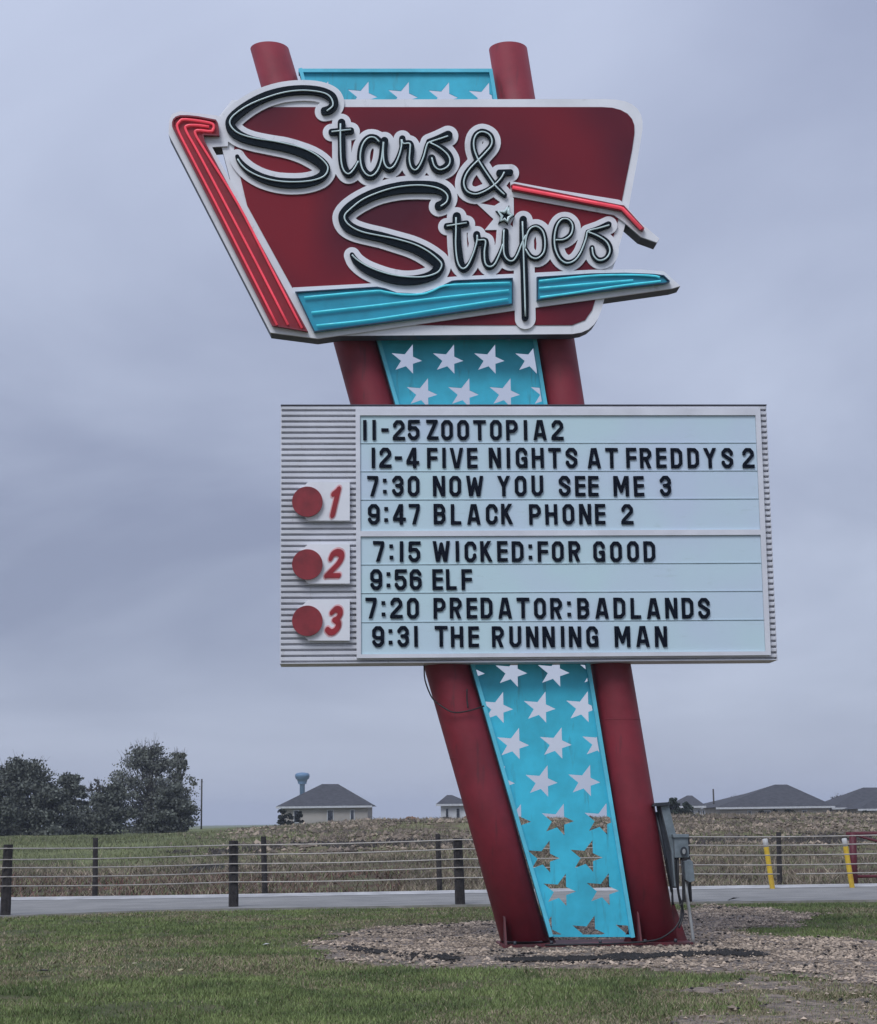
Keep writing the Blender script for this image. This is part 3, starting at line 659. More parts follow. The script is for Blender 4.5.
def glyph_mesh(ch, h, half=.085):
    if ch in gcache: return gcache[ch]
    w_, st = GS[ch]
    if ch == ':': loops = [[(.01,.12),(.19,.12),(.19,.30),(.01,.30)], [(.01,.66),(.19,.66),(.19,.84),(.01,.84)]]
    else:
        fd = field(-.04, -.04, w_+.04, 1.04, .0115)
        for s_ in st: add_stroke(fd, [(p[0], p[1], half) for p in s_])
        X, Y = np.meshgrid(fd[0], fd[1]); np.maximum(fd[2], np.maximum(np.abs(X-w_/2)-w_/2, np.abs(Y-.5)-.5), out=fd[2])
        loops = contours(fd, .006)
    m_ = MB(); m_.prism([[((p[0]-w_/2)*h, p[1]*h) for p in lp] for lp in loops], 0, 0.008)
    o = m_.build('letter', MA['letter']); me = o.data; bpy.data.objects.remove(o); gcache[ch] = me; return me
ROWS = [ # top of panel, bottom of panel, cap top, baseline, [(char, centre)]
 (415.5, 443.3, 420.4, 440.8, '11-25ZOOTOPIA2', [364.9,374.2,384.9,398.9,413.7,432.4,447.1,463.2,479.8,495.9,512.1,525.7,540.1,557.6]),
 (444.3, 471.3, 448.0, 468.8, '12-4FIVENIGHTSATFREDDYS2', [373.4,385.3,398.4,412.8,432.1,444.1,456.7,472.3,495.1,508.5,521.7,538,554.9,571.7,594.4,611.9,631.4,646.2,661.4,676.9,693.6,710.4,727.6,748.7]),
 (472.3, 499.5, 475.6, 496.8, '7:30NOWYOUSEEME3', [372.9,384.9,397.8,413.6,439.1,455.3,474.7,503.9,520.8,537.5,564.8,580.3,593.3,621.4,639.2,665.8]),
 (500.5, 530.5, 503.8, 525.2, '9:47BLACKPHONE2', [373.8,386.1,399.4,414.9,439.6,455.9,473.9,491.8,507.3,535.2,551.6,568.7,585.3,600.2,627.5]),
 (536.0, 564.0, 541.4, 562.5, '7:15WICKED:FORGOOD', [378.7,391.5,401.5,414.3,441.6,457.5,470.5,486.7,502.4,517.8,530.5,542.8,557.9,574.9,599.3,616.3,633.3,649.7]),
 (565.0, 592.3, 569.7, 590.6, '9:56ELF', [376.3,388.4,400.6,415.8,437.6,451.3,466.7]),
 (593.3, 621.3, 597.6, 619.4, '7:20PREDATOR:BADLANDS', [371.4,383.6,396.4,413,439.5,455.9,471.8,486.7,505.2,523.2,540.2,556.5,569.4,583.5,602.1,619.6,635.8,653.7,671.6,688,704.4]),
 (622.3, 653.0, 625.7, 647.8, '9:31THERUNNINGMAN', [378.2,390.6,403.3,416.1,441.3,457.2,473.6,498.2,515.4,532.4,548.8,562.8,575.2,592.6,622.7,643.1,661.2]),
]
LH = 20.8*pxm(560, 530, GO)
for i, (pt_, pb_, ct, bl, txt, xs_) in enumerate(ROWS):
    za = sp(560, pt_, GO)[1]; zb = sp(560, pb_, GO)[1]
    if i in (0, 4): za -= 0.002
    rm = MB(); rm.box(ix0+0.003, -GO-0.001*(i % 2), zb+0.0008, ix1-0.003, -GO+0.0035, za-0.0008)
    row = rm.build('message_row', MA['panel'], board)
    row.parent = sign
    # letter track along the bottom of the row
    tk = MB(); tk.box(ix0+0.004, -GO-0.006, zb+0.0025, ix1-0.004, -GO-0.0012, zb+0.012); tk.build('letter_track', MA['panel'], row)
    assert len(txt) == len(xs_), (txt, len(txt), len(xs_))
    for ch, cx in zip(txt, xs_):
        o = bpy.data.objects.new('letter', glyph_mesh(ch, LH)); C.objects.link(o); o.parent = row
        x, zz = sp(cx, bl-0.7, GO+0.02); o.location = (x, -GO-0.02-random.uniform(0, .004), zz+random.uniform(-.003, .003)); o.rotation_euler = (0, R(random.gauss(0, .35)), 0)

# --- screen number plates 1 2 3
NUM = {'1': [[(0.30,0.78,.10),(0.52,0.92,.11)], [(0.52,0.95,.12),(0.50,0.03,.12)]],
       '2': [[(0.15,.70,.10),(.22,.86,.12),(.42,.93,.13),(.64,.86,.14),(.70,.70,.13),(.60,.50,.12),(.38,.28,.11),(.12,.06,.10)], [(0.12,.07,.09),(.78,.07,.09)]],
       '3': [[(.18,.80,.10),(.36,.93,.12),(.58,.88,.13),(.64,.72,.13),(.54,.57,.11),(.38,.53,.09)], [(.40,.53,.09),(.62,.45,.12),(.68,.27,.14),(.55,.10,.13),(.34,.06,.12),(.14,.16,.11)]]}
for n_, (yt, yb_) in {'1': (482.0, 520.5), '2': (544.0, 583.5), '3': (599.8, 640.5)}.items():
    cyc = {'1': 501.5, '2': 564.3, '3': 620.7}[n_]; rr = 15.3
    po = RO+0.075
    pts = [(349.8, yt), (349.8, yb_), (308.5, yb_), (300, yb_-9), (300, yt+8), (308, yt)]
    pl_ = plate('number_plate', [pts], po, 0.075, MA['white'], sign)
    cx, cz = sp(307.3, cyc, po+0.05); rm_ = rr*pxm(307, cyc, po+0.05)
    d_ = MB(); d_.prism([[(cx+rm_*math.cos(a), cz+rm_*math.sin(a)) for a in np.linspace(0, 2*math.pi, 49)[:-1]]], -po-0.05, -po+0.002); d_.build('disc', MA['disc'], pl_)
    ny0 = {'1': 515.5, '2': 577.3, '3': 633.8}[n_]; nh = {'1': 27.5, '2': 27.0, '3': 26.5}[n_]; nx0 = {'1': 322.5, '2': 323.5, '3': 323.5}[n_]
    for grow, nm, mm, oo in ((0.06, 'numeral_outline', 'salmon', 0.004), (0.0, 'numeral', 'numeral', 0.012)):
        fd = field(-.3, -.25, 1.3, 1.25, .02)
        for s_ in NUM[n_]: add_stroke(fd, [tuple(p) for p in (catmull(s_, 4) if len(s_) > 2 else s_)], grow)
        lp = [[(nx0+(p[0]*.72+p[1]*.22)*nh, ny0-p[1]*nh) for p in q] for q in contours(fd, .008)]
        plate(nm, lp, po+oo, 0.004 if grow else 0.007, MA[mm], pl_)

# --- the upper logo cabinet
BO = 0.60
body_px = [(215,121),(232,100),(300,99.5),(604,99),(616,99.6),(625,101.2),(632,104.2),(637.5,108.6),(641,114.5),(642.6,121.5),(642.5,130),(640,146),(626,222),(607,290),(601,311),(598,318.5),(594,324.5),(588.5,329.3),(581.5,332.4),(572,334),(318,336),(305,336),(296,322),(262,260),(238,210)]
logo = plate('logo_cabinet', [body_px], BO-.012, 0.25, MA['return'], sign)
plate('border_panel', [body_px], BO, 0.0118, MA['white'], logo)
maroon_px = [(240,107),(602,107),(612,107.6),(620.5,109.8),(627.5,113.6),(632,118.8),(634.3,125),(634.5,133),(632,150),(618,220),(600,286),(592,310),(585,320),(572,325),(300,325),(292,287),(270,247),(247,205),(241,180),(234,150)]
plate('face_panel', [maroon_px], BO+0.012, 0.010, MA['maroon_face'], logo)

S1 = z(220,80,6.746,[(705,207,28),(742,196,30),(768,162,32),(756,116,33),(710,86,32),(640,68,31),(540,64,32),(430,75,32),(320,105,33),(220,152,34),(132,212,36),(80,262,36),(68,300,34),(88,340,36),(140,378,33),(220,407,30),(330,430,30),(440,450,32),(540,480,33),(622,516,36),(682,556,36),(710,598,36),(690,645,33),(638,674,32),(560,691,33),(470,694,34),(380,685,32),(290,660,30),(215,622,27),(162,580,23),(128,540,19),(116,515,16)])
S1t = z(220,80,6.746,[(720,210),(762,170),(742,112),(680,82),(560,70),(440,82),(320,116),(200,165),(120,215),(75,258),(67,297),(100,342),(160,373),(260,397),(350,410),(450,430),(560,460),(650,505),(712,560),(728,602),(700,650),(620,678),(500,688),(380,680),(280,655),(200,618),(150,578),(118,533)])
S2 = z(325,170,6.746,[(768,240,30),(800,225,31),(822,192,33),(812,150,35),(765,122,38),(700,113,42),(560,113,42),(460,126,40),(350,155,38),(250,200,38),(172,250,37),(130,295,36),(125,330,36),(150,372,38),(205,405,36),(290,430,34),(380,450,34),(480,480,36),(580,510,38),(660,547,40),(728,590,41),(770,633,41),(752,685,37),(700,718,33),(620,738,32),(530,742,32),(430,725,32),(330,690,30),(260,655,27),(208,612,23),(182,570,17)])
S2t = z(325,170,6.746,[(780,245),(820,215),(825,170),(780,130),(700,108),(600,103),(480,117),(370,148),(260,195),(180,255),(133,305),(143,350),(190,390),(260,420),(360,441),(480,465),(600,500),(690,545),(760,600),(788,640),(760,690),(680,718),(590,722),(470,710),(360,680),(270,640),(210,600),(182,572)])
B_ = lambda p: z(320,110,6.264,p); C_ = lambda p: z(450,110,10.24,p); E_ = lambda p: z(430,190,7.314,p); F_ = lambda p: z(510,170,4.872,p)
TARS = [B_([(135,78,26),(135,150,26),(136,220,26),(138,300,27),(150,360,27),(175,397,25),(205,385,22),(235,342,18),(258,292,16)]),
        B_([(72,136,21),(130,132,22),(194,128,22)]),
        B_([(372,195,22),(345,176,24),(305,178,26),(268,220,25),(254,290,25),(264,360,26),(292,402,27),(328,408,26),(362,372,24),(385,305,22),(395,205,20)]),
        B_([(404,192,26),(398,260,26),(404,325,27),(430,363,26),(462,350,22),(490,300,18),(512,235,18),(516,190,22)]),
        B_([(516,178,22),(522,212,24),(562,212,24),(568,255,26),(562,310,26),(574,355,26),(600,374,24),(630,345,20),(652,290,18),(670,225,18),(684,202,18)]),
        B_([(684,200,22),(740,182,26),(802,158,31)]),
        B_([(684,202,20),(730,226,24),(782,262,29),(812,310,30),(800,350,28),(755,374,26),(718,355,25),(700,302,26)])]
TARSt = [B_([(128,85),(128,200),(133,320),(150,380),(180,400),(212,370),(240,320)]), B_([(72,136),(194,122)]),
         B_([(372,200),(340,172),(300,176),(266,220),(252,290),(262,360),(290,403),(325,412),(360,380),(385,310),(398,200),(396,260),(402,330),(428,365),(462,352),(492,295),(510,230),(510,185)]),
         B_([(512,185),(522,210),(562,210),(564,250),(560,310),(571,358),(597,376),(622,352),(650,290),(670,218),(690,200),(745,182),(802,163)]),
         B_([(690,205),(750,236),(800,280),(815,322),(795,358),(750,374),(716,350),(700,298)])]
AMP = [C_([(560,640,30),(520,700,30),(460,765,30),(400,810,30),(330,845,32),(260,865,33),(190,845,33),(150,800,33),(140,730,33),(168,650,33),(220,582,33),(288,515,33),(360,440,33),(418,370,33),(432,310,33),(402,250,33),(330,220,33),(270,250,33),(242,315,33),(245,400,33),(278,495,33),(330,580,33),(395,680,33),(460,770,33),(510,822,32),(562,868,26)]), C_([(505,640,34),(618,636,34)])]
AMPt = [C_([(557,635),(520,700),(460,762),(400,806),(330,843),(260,862),(190,843),(152,798),(142,730),(170,650),(222,580),(288,515),(360,440),(418,370),(430,310),(400,250),(330,222),(272,250),(244,315),(248,400),(280,490),(332,580),(400,682),(460,770),(510,822),(560,866)])]
TRIP = [E_([(196,192,33),(196,260,33),(197,350,33),(204,440,34),(218,530,34),(248,572,29),(284,548,24),(315,490,20),(338,415,19),(345,375,20)]),
        E_([(122,262,23),(195,254,23),(268,242,23)]),
        E_([(342,325,28),(355,372,28),(403,374,28),(400,440,30),(405,510,30),(430,553,28),(464,545,22),(498,490,20),(528,420,18),(540,380,18)]),
        E_([(552,302,26),(548,380,28),(548,450,30),(562,500,30),(598,518,26),(632,492,22),(658,430,20),(676,380,18)]),
        E_([(682,215,29),(682,400,29),(690,600,29),(695,780,29),(697,930,27)]),
        F_([(70,372,10),(80,325,12),(98,288,13),(130,276,14),(160,300,15),(171,350,15),(164,402,15),(135,428,14),(102,420,13),(78,385,11)]),
        F_([(222,340,11),(262,338,13),(296,312,14),(304,270,14),(284,243,13),(252,243,14),(228,272,15),(218,325,16),(222,380,16),(244,428,15),(278,450,14),(315,438,12),(345,400,11),(366,345,10),(378,300,11)]),
        F_([(380,300,12),(430,285,14),(480,265,17)]), F_([(382,302,12),(425,320,15),(470,350,17),(487,390,17),(470,428,15),(435,438,14),(408,415,14),(400,378,14)])]
TRIPt = [E_([(190,200),(190,300),(188,400),(197,500),(215,555),(245,575),(280,545),(318,460),(343,375),(345,330)]), E_([(122,263),(268,240)]),
         E_([(346,340),(352,366),(405,370),(398,450),(403,530),(430,560),(470,545),(508,470),(533,395)]),
         E_([(541,290),(538,380),(543,470),(573,514),(610,515),(640,470),(668,400),(700,330)]), E_([(676,230),(682,400),(690,650),(698,925)]),
         F_([(72,385),(80,325),(98,286),(130,275),(160,300),(171,350),(164,402),(133,430),(100,422),(75,385)]),
         F_([(222,341),(265,338),(298,312),(305,270),(285,241),(253,240),(229,270),(217,323),(220,380),(242,430),(276,453),(315,440),(345,400),(370,335),(380,298),(430,284),(484,268)]),
         F_([(382,302),(430,322),(472,352),(487,395),(468,430),(433,440),(407,416),(400,376)])]
def sm(st, n=5): return catmull(st, n) if len(st) > 2 else np.array(st)
def starpx(cx, cy, tips, inn):
    o = []
    for i in range(5):
        a = tips[i]; b_ = tips[(i+1) % 5]; o.append((cx+a[0], cy+a[1])); mx_, my_ = (a[0]+b_[0])/2, (a[1]+b_[1])/2; l_ = math.hypot(mx_, my_); o.append((cx+mx_/l_*inn, cy+my_/l_*inn))
    return o
tips5 = [(3.9,-11.5),(-9.8,-5.6),(-7.2,7.4),(2.6,8.6),(9.3,-0.6)]
# everything white that stands proud of the cabinet is one sheet-metal layer: letter surrounds, chevron, stripe and arrow backings
WO = 0.635
chev = [(172,126),(171.9,122.5),(172.9,119.2),(175.6,116.5),(180,115),(188,115),(198,116),(216,119.5),(218,123),(219.5,135.5),(203.5,135),(205,142),(308,331.5),(272,325.5)]
blueL = [(295,291.5),(377,286.5),(385,288),(397,292.5),(420,293.5),(438,287.5),(452,280.5),(456,280),(513,277.7),(513,304.2),(420,318),(314,332)]
blueR = [(536.7,276.7),(592,273.2),(625,272.6),(653.7,273.7),(664,275),(670.2,281),(666,283.3),(625,288),(536.7,300.3)]
arrow_back = [(510,181),(617,201),(624.5,204),(640,222),(659.5,238.5),(657,242.5),(641,236.8),(624,222),(614,215),(512,196.5)]
fd = field(160, 76, 690, 348, .42)
SH = (0, 0.8)
for st in [S1, S2]: add_stroke(fd, sm(st), 5.6, SH)
for st in TARS+TRIP: add_stroke(fd, sm(st, 4), 5.4, SH)
for st in AMP: add_stroke(fd, sm(st, 4), 5.4, SH)
for p_ in (E_([(682,240,29),(697,935,29)]),): add_stroke(fd, p_, 6.4, SH)
add_poly(fd, [(168.5,134),(169,121),(172,114),(180,111),(217,115.5),(224,120),(228,130),(228,146),(212,147),(314,333),(317.5,338.5),(270.5,332.5)])
add_poly(fd, [(288,291),(293,287.5),(377,283),(455,276.5),(513,273.8),(590,269.8),(640,269.2),(664,271.3),(680.5,286),(672,288.5),(594,299.5),(512,310.8),(430,322.5),(318,338.5),(306,336)])
add_poly(fd, arrow_back); add_stroke(fd, [(517,190,6.5),(617,206,6.5)])
add_poly(fd, E_([(335,92),(470,115),(545,70),(590,30),(612,60),(614,205),(560,290),(400,292),(465,212)]))
overlay = contours(fd, .09)
plate('white_surround', overlay, WO, 0.03, MA['white'], logo)
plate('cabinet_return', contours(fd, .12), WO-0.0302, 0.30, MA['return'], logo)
plate('bracket', [z(165,105,8.77,[(400,303),(505,322),(522,380),(432,362)])], 0.5, 0.12, MA['dark'], logo)
# chevron channel with three red tubes
def channel(name, px, off, th, m, rim=None):
    o = plate(name, [px], off, th, MA[m], logo); return o
def tubes(paths, off, r_, m, parent, smooth=3):
    for p_ in paths:
        t_ = MB(); q = [L3(a[0], a[1], off) for a in (catmull(p_, smooth) if len(p_) > 2 else p_)]
        t_.tube(q, r_, 7); t_.build('neon_tube', MA[m], parent)
CO = WO+0.055
ch = channel('chevron', chev, CO, 0.053, 'red_box')
fdc = field(160, 105, 320, 340, .4); add_poly(fdc, chev); 
inner = field(160, 105, 320, 340, .4); add_poly(inner, chev, -1.5)
rimloops = contours(fdc, .05)+contours(inner, .05)
plate('channel_rim', rimloops, CO+0.03, 0.028, MA['maroon'], ch)
T1 = [(212,130.5),(213.8,127),(210,122.8),(186,119.3),(179.5,121.5),(177.7,129),(190,154),(216,204),(246.5,264.5),(277,325)]
T2 = [(209,126.6),(198,125.2),(187,125.6),(186.3,131),(199,154),(225.5,204),(257,264),(288,324.5)]
T3 = [(214,128.2),(211,131.2),(197,130.2),(195.8,135),(206,152),(238,204),(269,264),(302,328)]
tubes([T1, T2, T3], CO+0.035, 0.016, 'tube_red', ch, 4)
def blue_box(px, paths, nm):
    o = channel(nm, px, CO, 0.053, 'turq_box')
    xs_ = [p[0] for p in px]; ys_ = [p[1] for p in px]; bx = (min(xs_)-4, min(ys_)-4, max(xs_)+4, max(ys_)+4)
    f1 = field(*bx, .4); add_poly(f1, px); f2 = field(*bx, .4); add_poly(f2, px, -1.1)
    plate('channel_rim', contours(f1, .05)+contours(f2, .05), CO+0.03, 0.028, MA['navy_edge'], o)
    tubes(paths, CO+0.035, 0.014, 'tube_cyan', o, 3)
H_ = lambda p: z(230,240,2.923,p)
blue_box(blueL, [H_([(217,168),(320,158),(428,149),(450,151),(500,159),(560,158),(595,147),(630,133),(720,128),(818,125)]), H_([(238,212),(420,192),(620,168),(815,147)]), H_([(253,250),(420,232),(620,201),(812,172)])], 'turquoise_stripe')
blue_box(blueR, [F_([(142,541),(300,524),(440,513),(600,511),(700,516),(730,523)]), F_([(142,576),(300,562),(440,550),(600,537)]), F_([(147,620),(300,600),(400,584),(560,561),(700,545),(735,541)])], 'turquoise_stripe')
# red arrow
ar = [F_([(5,72),(20,66),(530,168),(555,172),(655,283),(648,296),(632,290),(545,200),(525,196),(10,98)])]
arw = plate('red_arrow', ar, CO, 0.053, MA['red_box'], logo)
tubes([F_([(12,84),(530,182)]) + F_([(548,188),(640,286)])], CO+0.022, 0.024, 'tube_red', arw, 1)
# script letters, black channels with a pale tube
LO = WO+0.05
def script(strokes, tube_paths, sub=5, step=.3):
    allp = np.vstack([np.array(s_)[:, :2] for s_ in strokes]); f1 = field(allp[:,0].min()-8, allp[:,1].min()-8, allp[:,0].max()+8, allp[:,1].max()+8, step)
    for s_ in strokes: add_stroke(f1, sm(s_, sub), -0.3)
    o = plate('script_letter', contours(f1, .05), LO, 0.048, MA['black'], logo)
    tubes(tube_paths, LO+0.014, 0.011, 'tube_pale', o, 4)
    return o
script([S1], [S1t], 6); script([S2], [S2t], 6); script(TARS, TARSt, 4, .25); script(AMP, AMPt, 5, .25); script(TRIP, TRIPt, 4, .25)
st_ = plate('script_star', [starpx(505.3, 216.3, tips5, 4.6)], LO-0.02, 0.05, MA['black'], logo)
t_ = MB(); q = starpx(505.6, 215.6, [(a*.72, b__*.72) for a, b__ in tips5], 3.6); t_.tube([L3(a[0], a[1], LO+.01) for a in q+q[:1]], 0.022, 7); t_.build('neon_tube', MA['tube_pale'], st_)
# ================================================================== FENCES, POLES, METER, SMALL THINGS
def gz(p): return float(terrain(p[0], p[1]))
def post_mesh(h, r_, seed, lean=0):
    rr = random.Random(seed); m_ = MB(); n = 9; lv = 7; vs = []
    prof = [1+rr.uniform(-.12, .12) for _ in range(n)]
    for i in range(lv):
        t_ = i/(lv-1)
        for k in range(n):
            a_ = 2*math.pi*k/n; q = r_*prof[k]*(1.04-.10*t_)*(1+rr.uniform(-.04, .04)); vs.append((q*math.cos(a_)+lean*t_, q*math.sin(a_), h*t_-(.15 if i == 0 else 0)))
    fs = [(i*n+k, i*n+(k+1)%n, (i+1)*n+(k+1)%n, (i+1)*n+k) for i in range(lv-1) for k in range(n)]+[tuple((lv-1)*n+k for k in range(n))]
    m_.add(vs, fs); return m_
np_px = [(-222, 925), (5.5, 917), (233, 908.5), (460, 906), (687, 903.5), (914, 901.5)]
nps = [ground_at(x, y) for x, y in np_px]
fence = thing('cable_fence', 'dark wooden post fence with five pale cables along the near side of the road', 'fence', nps[2])
f0 = Vector(nps[2])
for i, p in enumerate(nps):
    o = post_mesh(1.29, .092, 20+i, [.0,.02,-.01,-.035,.0,.01][i]).build('post', MA['post'], fence); o.location = p-f0
hts = [[1.22,1.22,1.206,1.257,1.26,1.26], [1.02,1.02,1.025,1.08,1.10,1.10], [.875,.875,.85,.89,.914,.914], [.714,.714,.68,.73,.73,.73], [.55,.55,.505,.537,.56,.56]]
for j, h in enumerate(hts):
    pts = []
    for i in range(len(nps)-1):
        for k in range(6):
            t_ = k/6; q = nps[i].lerp(nps[i+1], t_); pts.append(Vector((q.x, q.y-.10, h[i]*(1-t_)+h[i+1]*t_-.022*math.sin(math.pi*t_)))-f0)
    q = nps[-1]; pts.append(Vector((q.x, q.y-.10, h[-1]))-f0)
    if j == 4:      # the lowest cable is broken near the right-hand far post
        xs_ = [ground_at(777, 902).x, ground_at(794, 902).x]
        A = [p for p in pts if p.x+f0.x < xs_[0]]; B = [p for p in pts if p.x+f0.x > xs_[1]]
        def atx(x): 
            for a_, b_ in zip(pts[:-1], pts[1:]):
                if a_.x+f0.x <= x <= b_.x+f0.x: return a_.lerp(b_, (x-a_.x-f0.x)/(b_.x-a_.x))
        segs = [A+[atx(xs_[0])], [atx(xs_[1])]+B]
    else: segs = [pts]
    for sg in segs:
        m_ = MB(); m_.tube(sg, .0125, 5); m_.build('cable', MA['wire'], fence)
# separate posts on the far side of the road
for i, (x, yb) in enumerate([(-76, 899), (95, 897), (265, 894.5), (440, 892.5), (611, 890), (780, 887.2)]):
    p = ground_at(x, yb+1.5); p = p*((p.y+1.6)/p.y); p.z = gz(p)-.02
    o = post_mesh(1.36, .062, 60+i, random.uniform(-.05, .05)).build('fence_post', MA['post']); o.location = p
    lab = ['dark wooden post across the road, beyond the left edge', 'dark wooden post across the road, near the trees at the left', 'dark wooden post across the road, just right of the near post by the brush heap', 'dark wooden post across the road, left of the sign, in front of rough ground', 'dark wooden post across the road, hidden behind the leaning sign pipes', 'dark wooden post across the road, right of the left-hand yellow bollard'][i]
    tag(o, lab, 'fence post', 'posts on the far side of the road')
# yellow bollards leaning a little
for i, (xb, yb, xt, yt) in enumerate([(772.8, 887, 767.2, 838.5), (852.5, 886, 846.8, 838)]):
    p = ground_at(xb, yb+3.2); d = Vector(((xt-xb)/F*p.y, 0, (yb+1.2-yt)/F*p.y))
    t_ = thing('bollard', ['yellow steel bollard with a white top, standing alone on the far road edge', 'yellow steel bollard with a white top, standing against the red gate post'][i], 'bollard', p, 0, 'yellow bollards at the far road edge')
    ax = d.normalized(); L = d.length
    m_ = MB(); m_.tube([ax*-.05, ax*(L*.84)], .058, 14, False); m_.build('pole', MA['yellow'], t_)
    m_ = MB(); m_.tube([ax*(L*.84), ax*(L*.985), ax*L], [.0585, .0585, .04], 14); m_.build('white_cap', mat('faded_white', (.55,.54,.52), .6), t_)
# red pipe gate
gp0 = ground_at(855, 888)+Vector((0, .5, 0))
gate = thing('pipe_gate', 'dark red steel pipe gate at the right edge beyond the road', 'gate', gp0)
def gpt(px, py): q = at_depth(px, py, gp0.y); return q-gp0
m_ = MB(); m_.tube([gpt(854.5, 889), gpt(852.5, 833)], .085, 10); m_.build('gate_post', MA['gate'], gate)
m_ = MB(); m_.tube([gpt(846, 834), gpt(975, 831)], .045, 8); m_.build('top_rail', MA['gate'], gate)
m_ = MB(); m_.tube([gpt(854, 876.5), gpt(975, 875)], .035, 8); m_.build('bottom_rail', MA['gate'], gate)
m_ = MB(); m_.tube([gpt(855, 835), gpt(880, 842), gpt(975, 868)], .03, 8); m_.build('brace', MA['gate'], gate)

# electrical service beside the right pipe (sign-local pixels, a little behind the pipe's front)
EO = 0.05
ex, ez = sp(690, 944, EO)
mroot = thing('electric_service', 'grey electric meter box, disconnect and black cables mounted beside the right maroon pipe', 'electric meter', BASE+U*ex+N*EO, YAW)
def e3(px, py, off=0.0): a_, b_ = sp(px, py, EO+off); return Vector((a_-ex, -off, b_-(0)))
def ebox(name, px, off, th, m, parent=None, bev=True):
    b_ = MB(); b_.prism([[(sp(x, y, EO+off)[0]-ex, sp(x, y, EO+off)[1]) for x, y in px]], -off, -off+th); o = b_.build(name, MA[m], parent or mroot)
    if bev: md = o.modifiers.new('bevel', 'BEVEL'); md.width = .008; md.segments = 2; md.limit_method = 'ANGLE'
    return o
ebox('backing_channel', [(656.5,805),(661.5,803.5),(677,888),(672.5,888)], .10, .05, 'dark')
ebox('riser_trough', [(660.5,806),(668.5,804),(677.5,840),(679,887),(674.5,887),(671.5,852)], .20, .12, 'grey')
ebox('riser_cap', [(652.5,806.5),(655,803),(669.5,802),(671,805.5)], .26, .22, 'dark')
mb_ = ebox('meter_box', [(674,836.5),(688,837),(689.3,857.5),(675,858)], .30, .22, 'grey')
ebox('box_lid', [(672.8,834.2),(688.8,834.2),(689.2,837.4),(673.2,837.6)], .33, .27, 'grey', mb_)
lens = [(684+3.2*math.cos(t_), 851.5+4.9*math.sin(t_)) for t_ in np.linspace(0, 6.28, 21)[:-1]]
ebox('meter_ring', lens, .335, .034, 'dark', mb_, False)
ebox('meter_glass', [(684+(x-684)*.5, 851.5+(y-851.5)*.55) for x, y in lens], .343, .008, 'pipe', mb_, False)
ebox('disconnect_box', [(684.5,861.5),(690,859.5),(693,862),(695,881),(689.5,882.5),(685.5,880)], .30, .14, 'grey')
b_ = MB(); b_.tube([e3(685.2, 882, .22), e3(687.5, 899, .22), e3(690.5, 920, .22), e3(693, 938, .22), e3(692.8, 944, .22)], .022, 8); b_.build('conduit', MA['pipe'], mroot)
for pth in ([(678,857,.25),(678,872,.30),(678.5,892,.30),(682,905,.3),(683,915,.3),(679,928,.34)], [(681,858,.25),(683,875,.32),(684.5,890,.34),(682.5,902,.34),(680,906,.34)],
            [(675,858,.22),(676.5,880,.24),(679,897,.26),(681,906,.28)], [(690,882,.22),(689.5,893,.2),(691,901,.15)], [(664.5,858,.08),(668,868,.08),(671.5,885,.08),(673,905,.08)]):
    b_ = MB(); b_.tube([e3(*p) for p in catmull(pth, 5)], .014, 6); b_.build('cable', MA['cable'], mroot)
b_ = MB(); b_.tube([e3(656, 812, .06), e3(664, 850, .06), e3(672, 892, .06)], .02, 8); b_.build('conduit', MA['dark'], mroot)

# litter on the lawn
def scrap(name, px, py, s, col, label, cat):
    p = ground_at(px, py); m_ = MB(); rr = random.Random(px); n = 7; vs = [(0, 0, s*.5)]
    for k in range(n): a_ = 6.283*k/n; q = s*rr.uniform(.6, 1.2); vs.append((q*math.cos(a_), q*math.sin(a_)*.7, s*rr.uniform(.05, .55)))
    m_.add(vs, [(0, 1+k, 1+(k+1) % n) for k in range(n)]+[tuple(range(n, 0, -1))])
    o = m_.build(name, mat(name, col, .6)); o.location = (p.x, p.y, gz(p)+.03); tag(o, label, cat)
scrap('paper_scrap', 266, 947, .045, (.75,.75,.72), 'small crumpled white scrap lying on the grass left of the gravel', 'litter')
scrap('dry_leaf', 181, 974, .05, (.42,.38,.22), 'pale yellowish dry leaf on the grass at the lower left', 'leaf')
scrap('dry_leaf', 134, 967, .035, (.36,.31,.2), 'tan dry leaf on the grass, left of the larger pale one', 'leaf')
scrap('dirt_clump', 43, 977, .10, (.04,.033,.025), 'dark clump of dirt on the grass at the far lower left', 'dirt clump')
scrap('dirt_clump', 734, 902.5, .13, (.03,.03,.03), 'small dark clump of dirt on the near road edge right of the meter', 'dirt clump')

# ================================================================== FAR THINGS
# heaps on the rough field
def heap(px, py, Y, wpx, hpx, col, label, name='dirt_heap', dens=1.0, cat='dirt heap'):
    p = at_depth(px, py, Y); zb = gz(p)-.05; wm = wpx/F*Y/2; hm = max(hpx/F*Y, .15); m_ = MB(); n = 22; vs = [(0, 0, hm)]; rings = 5; rr = random.Random(int(px))
    for r_ in range(1, rings+1):
        for k in range(n):
            a_ = 6.283*k/n; q = r_/rings; vs.append((q*wm*math.cos(a_)*rr.uniform(.9, 1.1), q*wm*.7*math.sin(a_), hm*(1-q*q)*rr.uniform(.65, 1.2)-(.1 if r_ == rings else 0)))
    fs = [(0, 1+k, 1+(k+1) % n) for k in range(n)]+[(1+r_*n+k, 1+(r_+1)*n+k, 1+(r_+1)*n+(k+1) % n, 1+r_*n+(k+1) % n) for r_ in range(rings-1) for k in range(n)]
    m_.add(vs, fs); o = m_.build(name, mat(name, col, .95, var=.3, scale=1.5, bump=1, bscale=5)); o.location = (p.x, p.y, zb); tag(o, label, cat)
heap(210, 862, 56, 62, 7, (.022,.022,.02), 'low dark heap of brush behind the fence, left of the second near post', 'brush_heap', cat='brush heap')
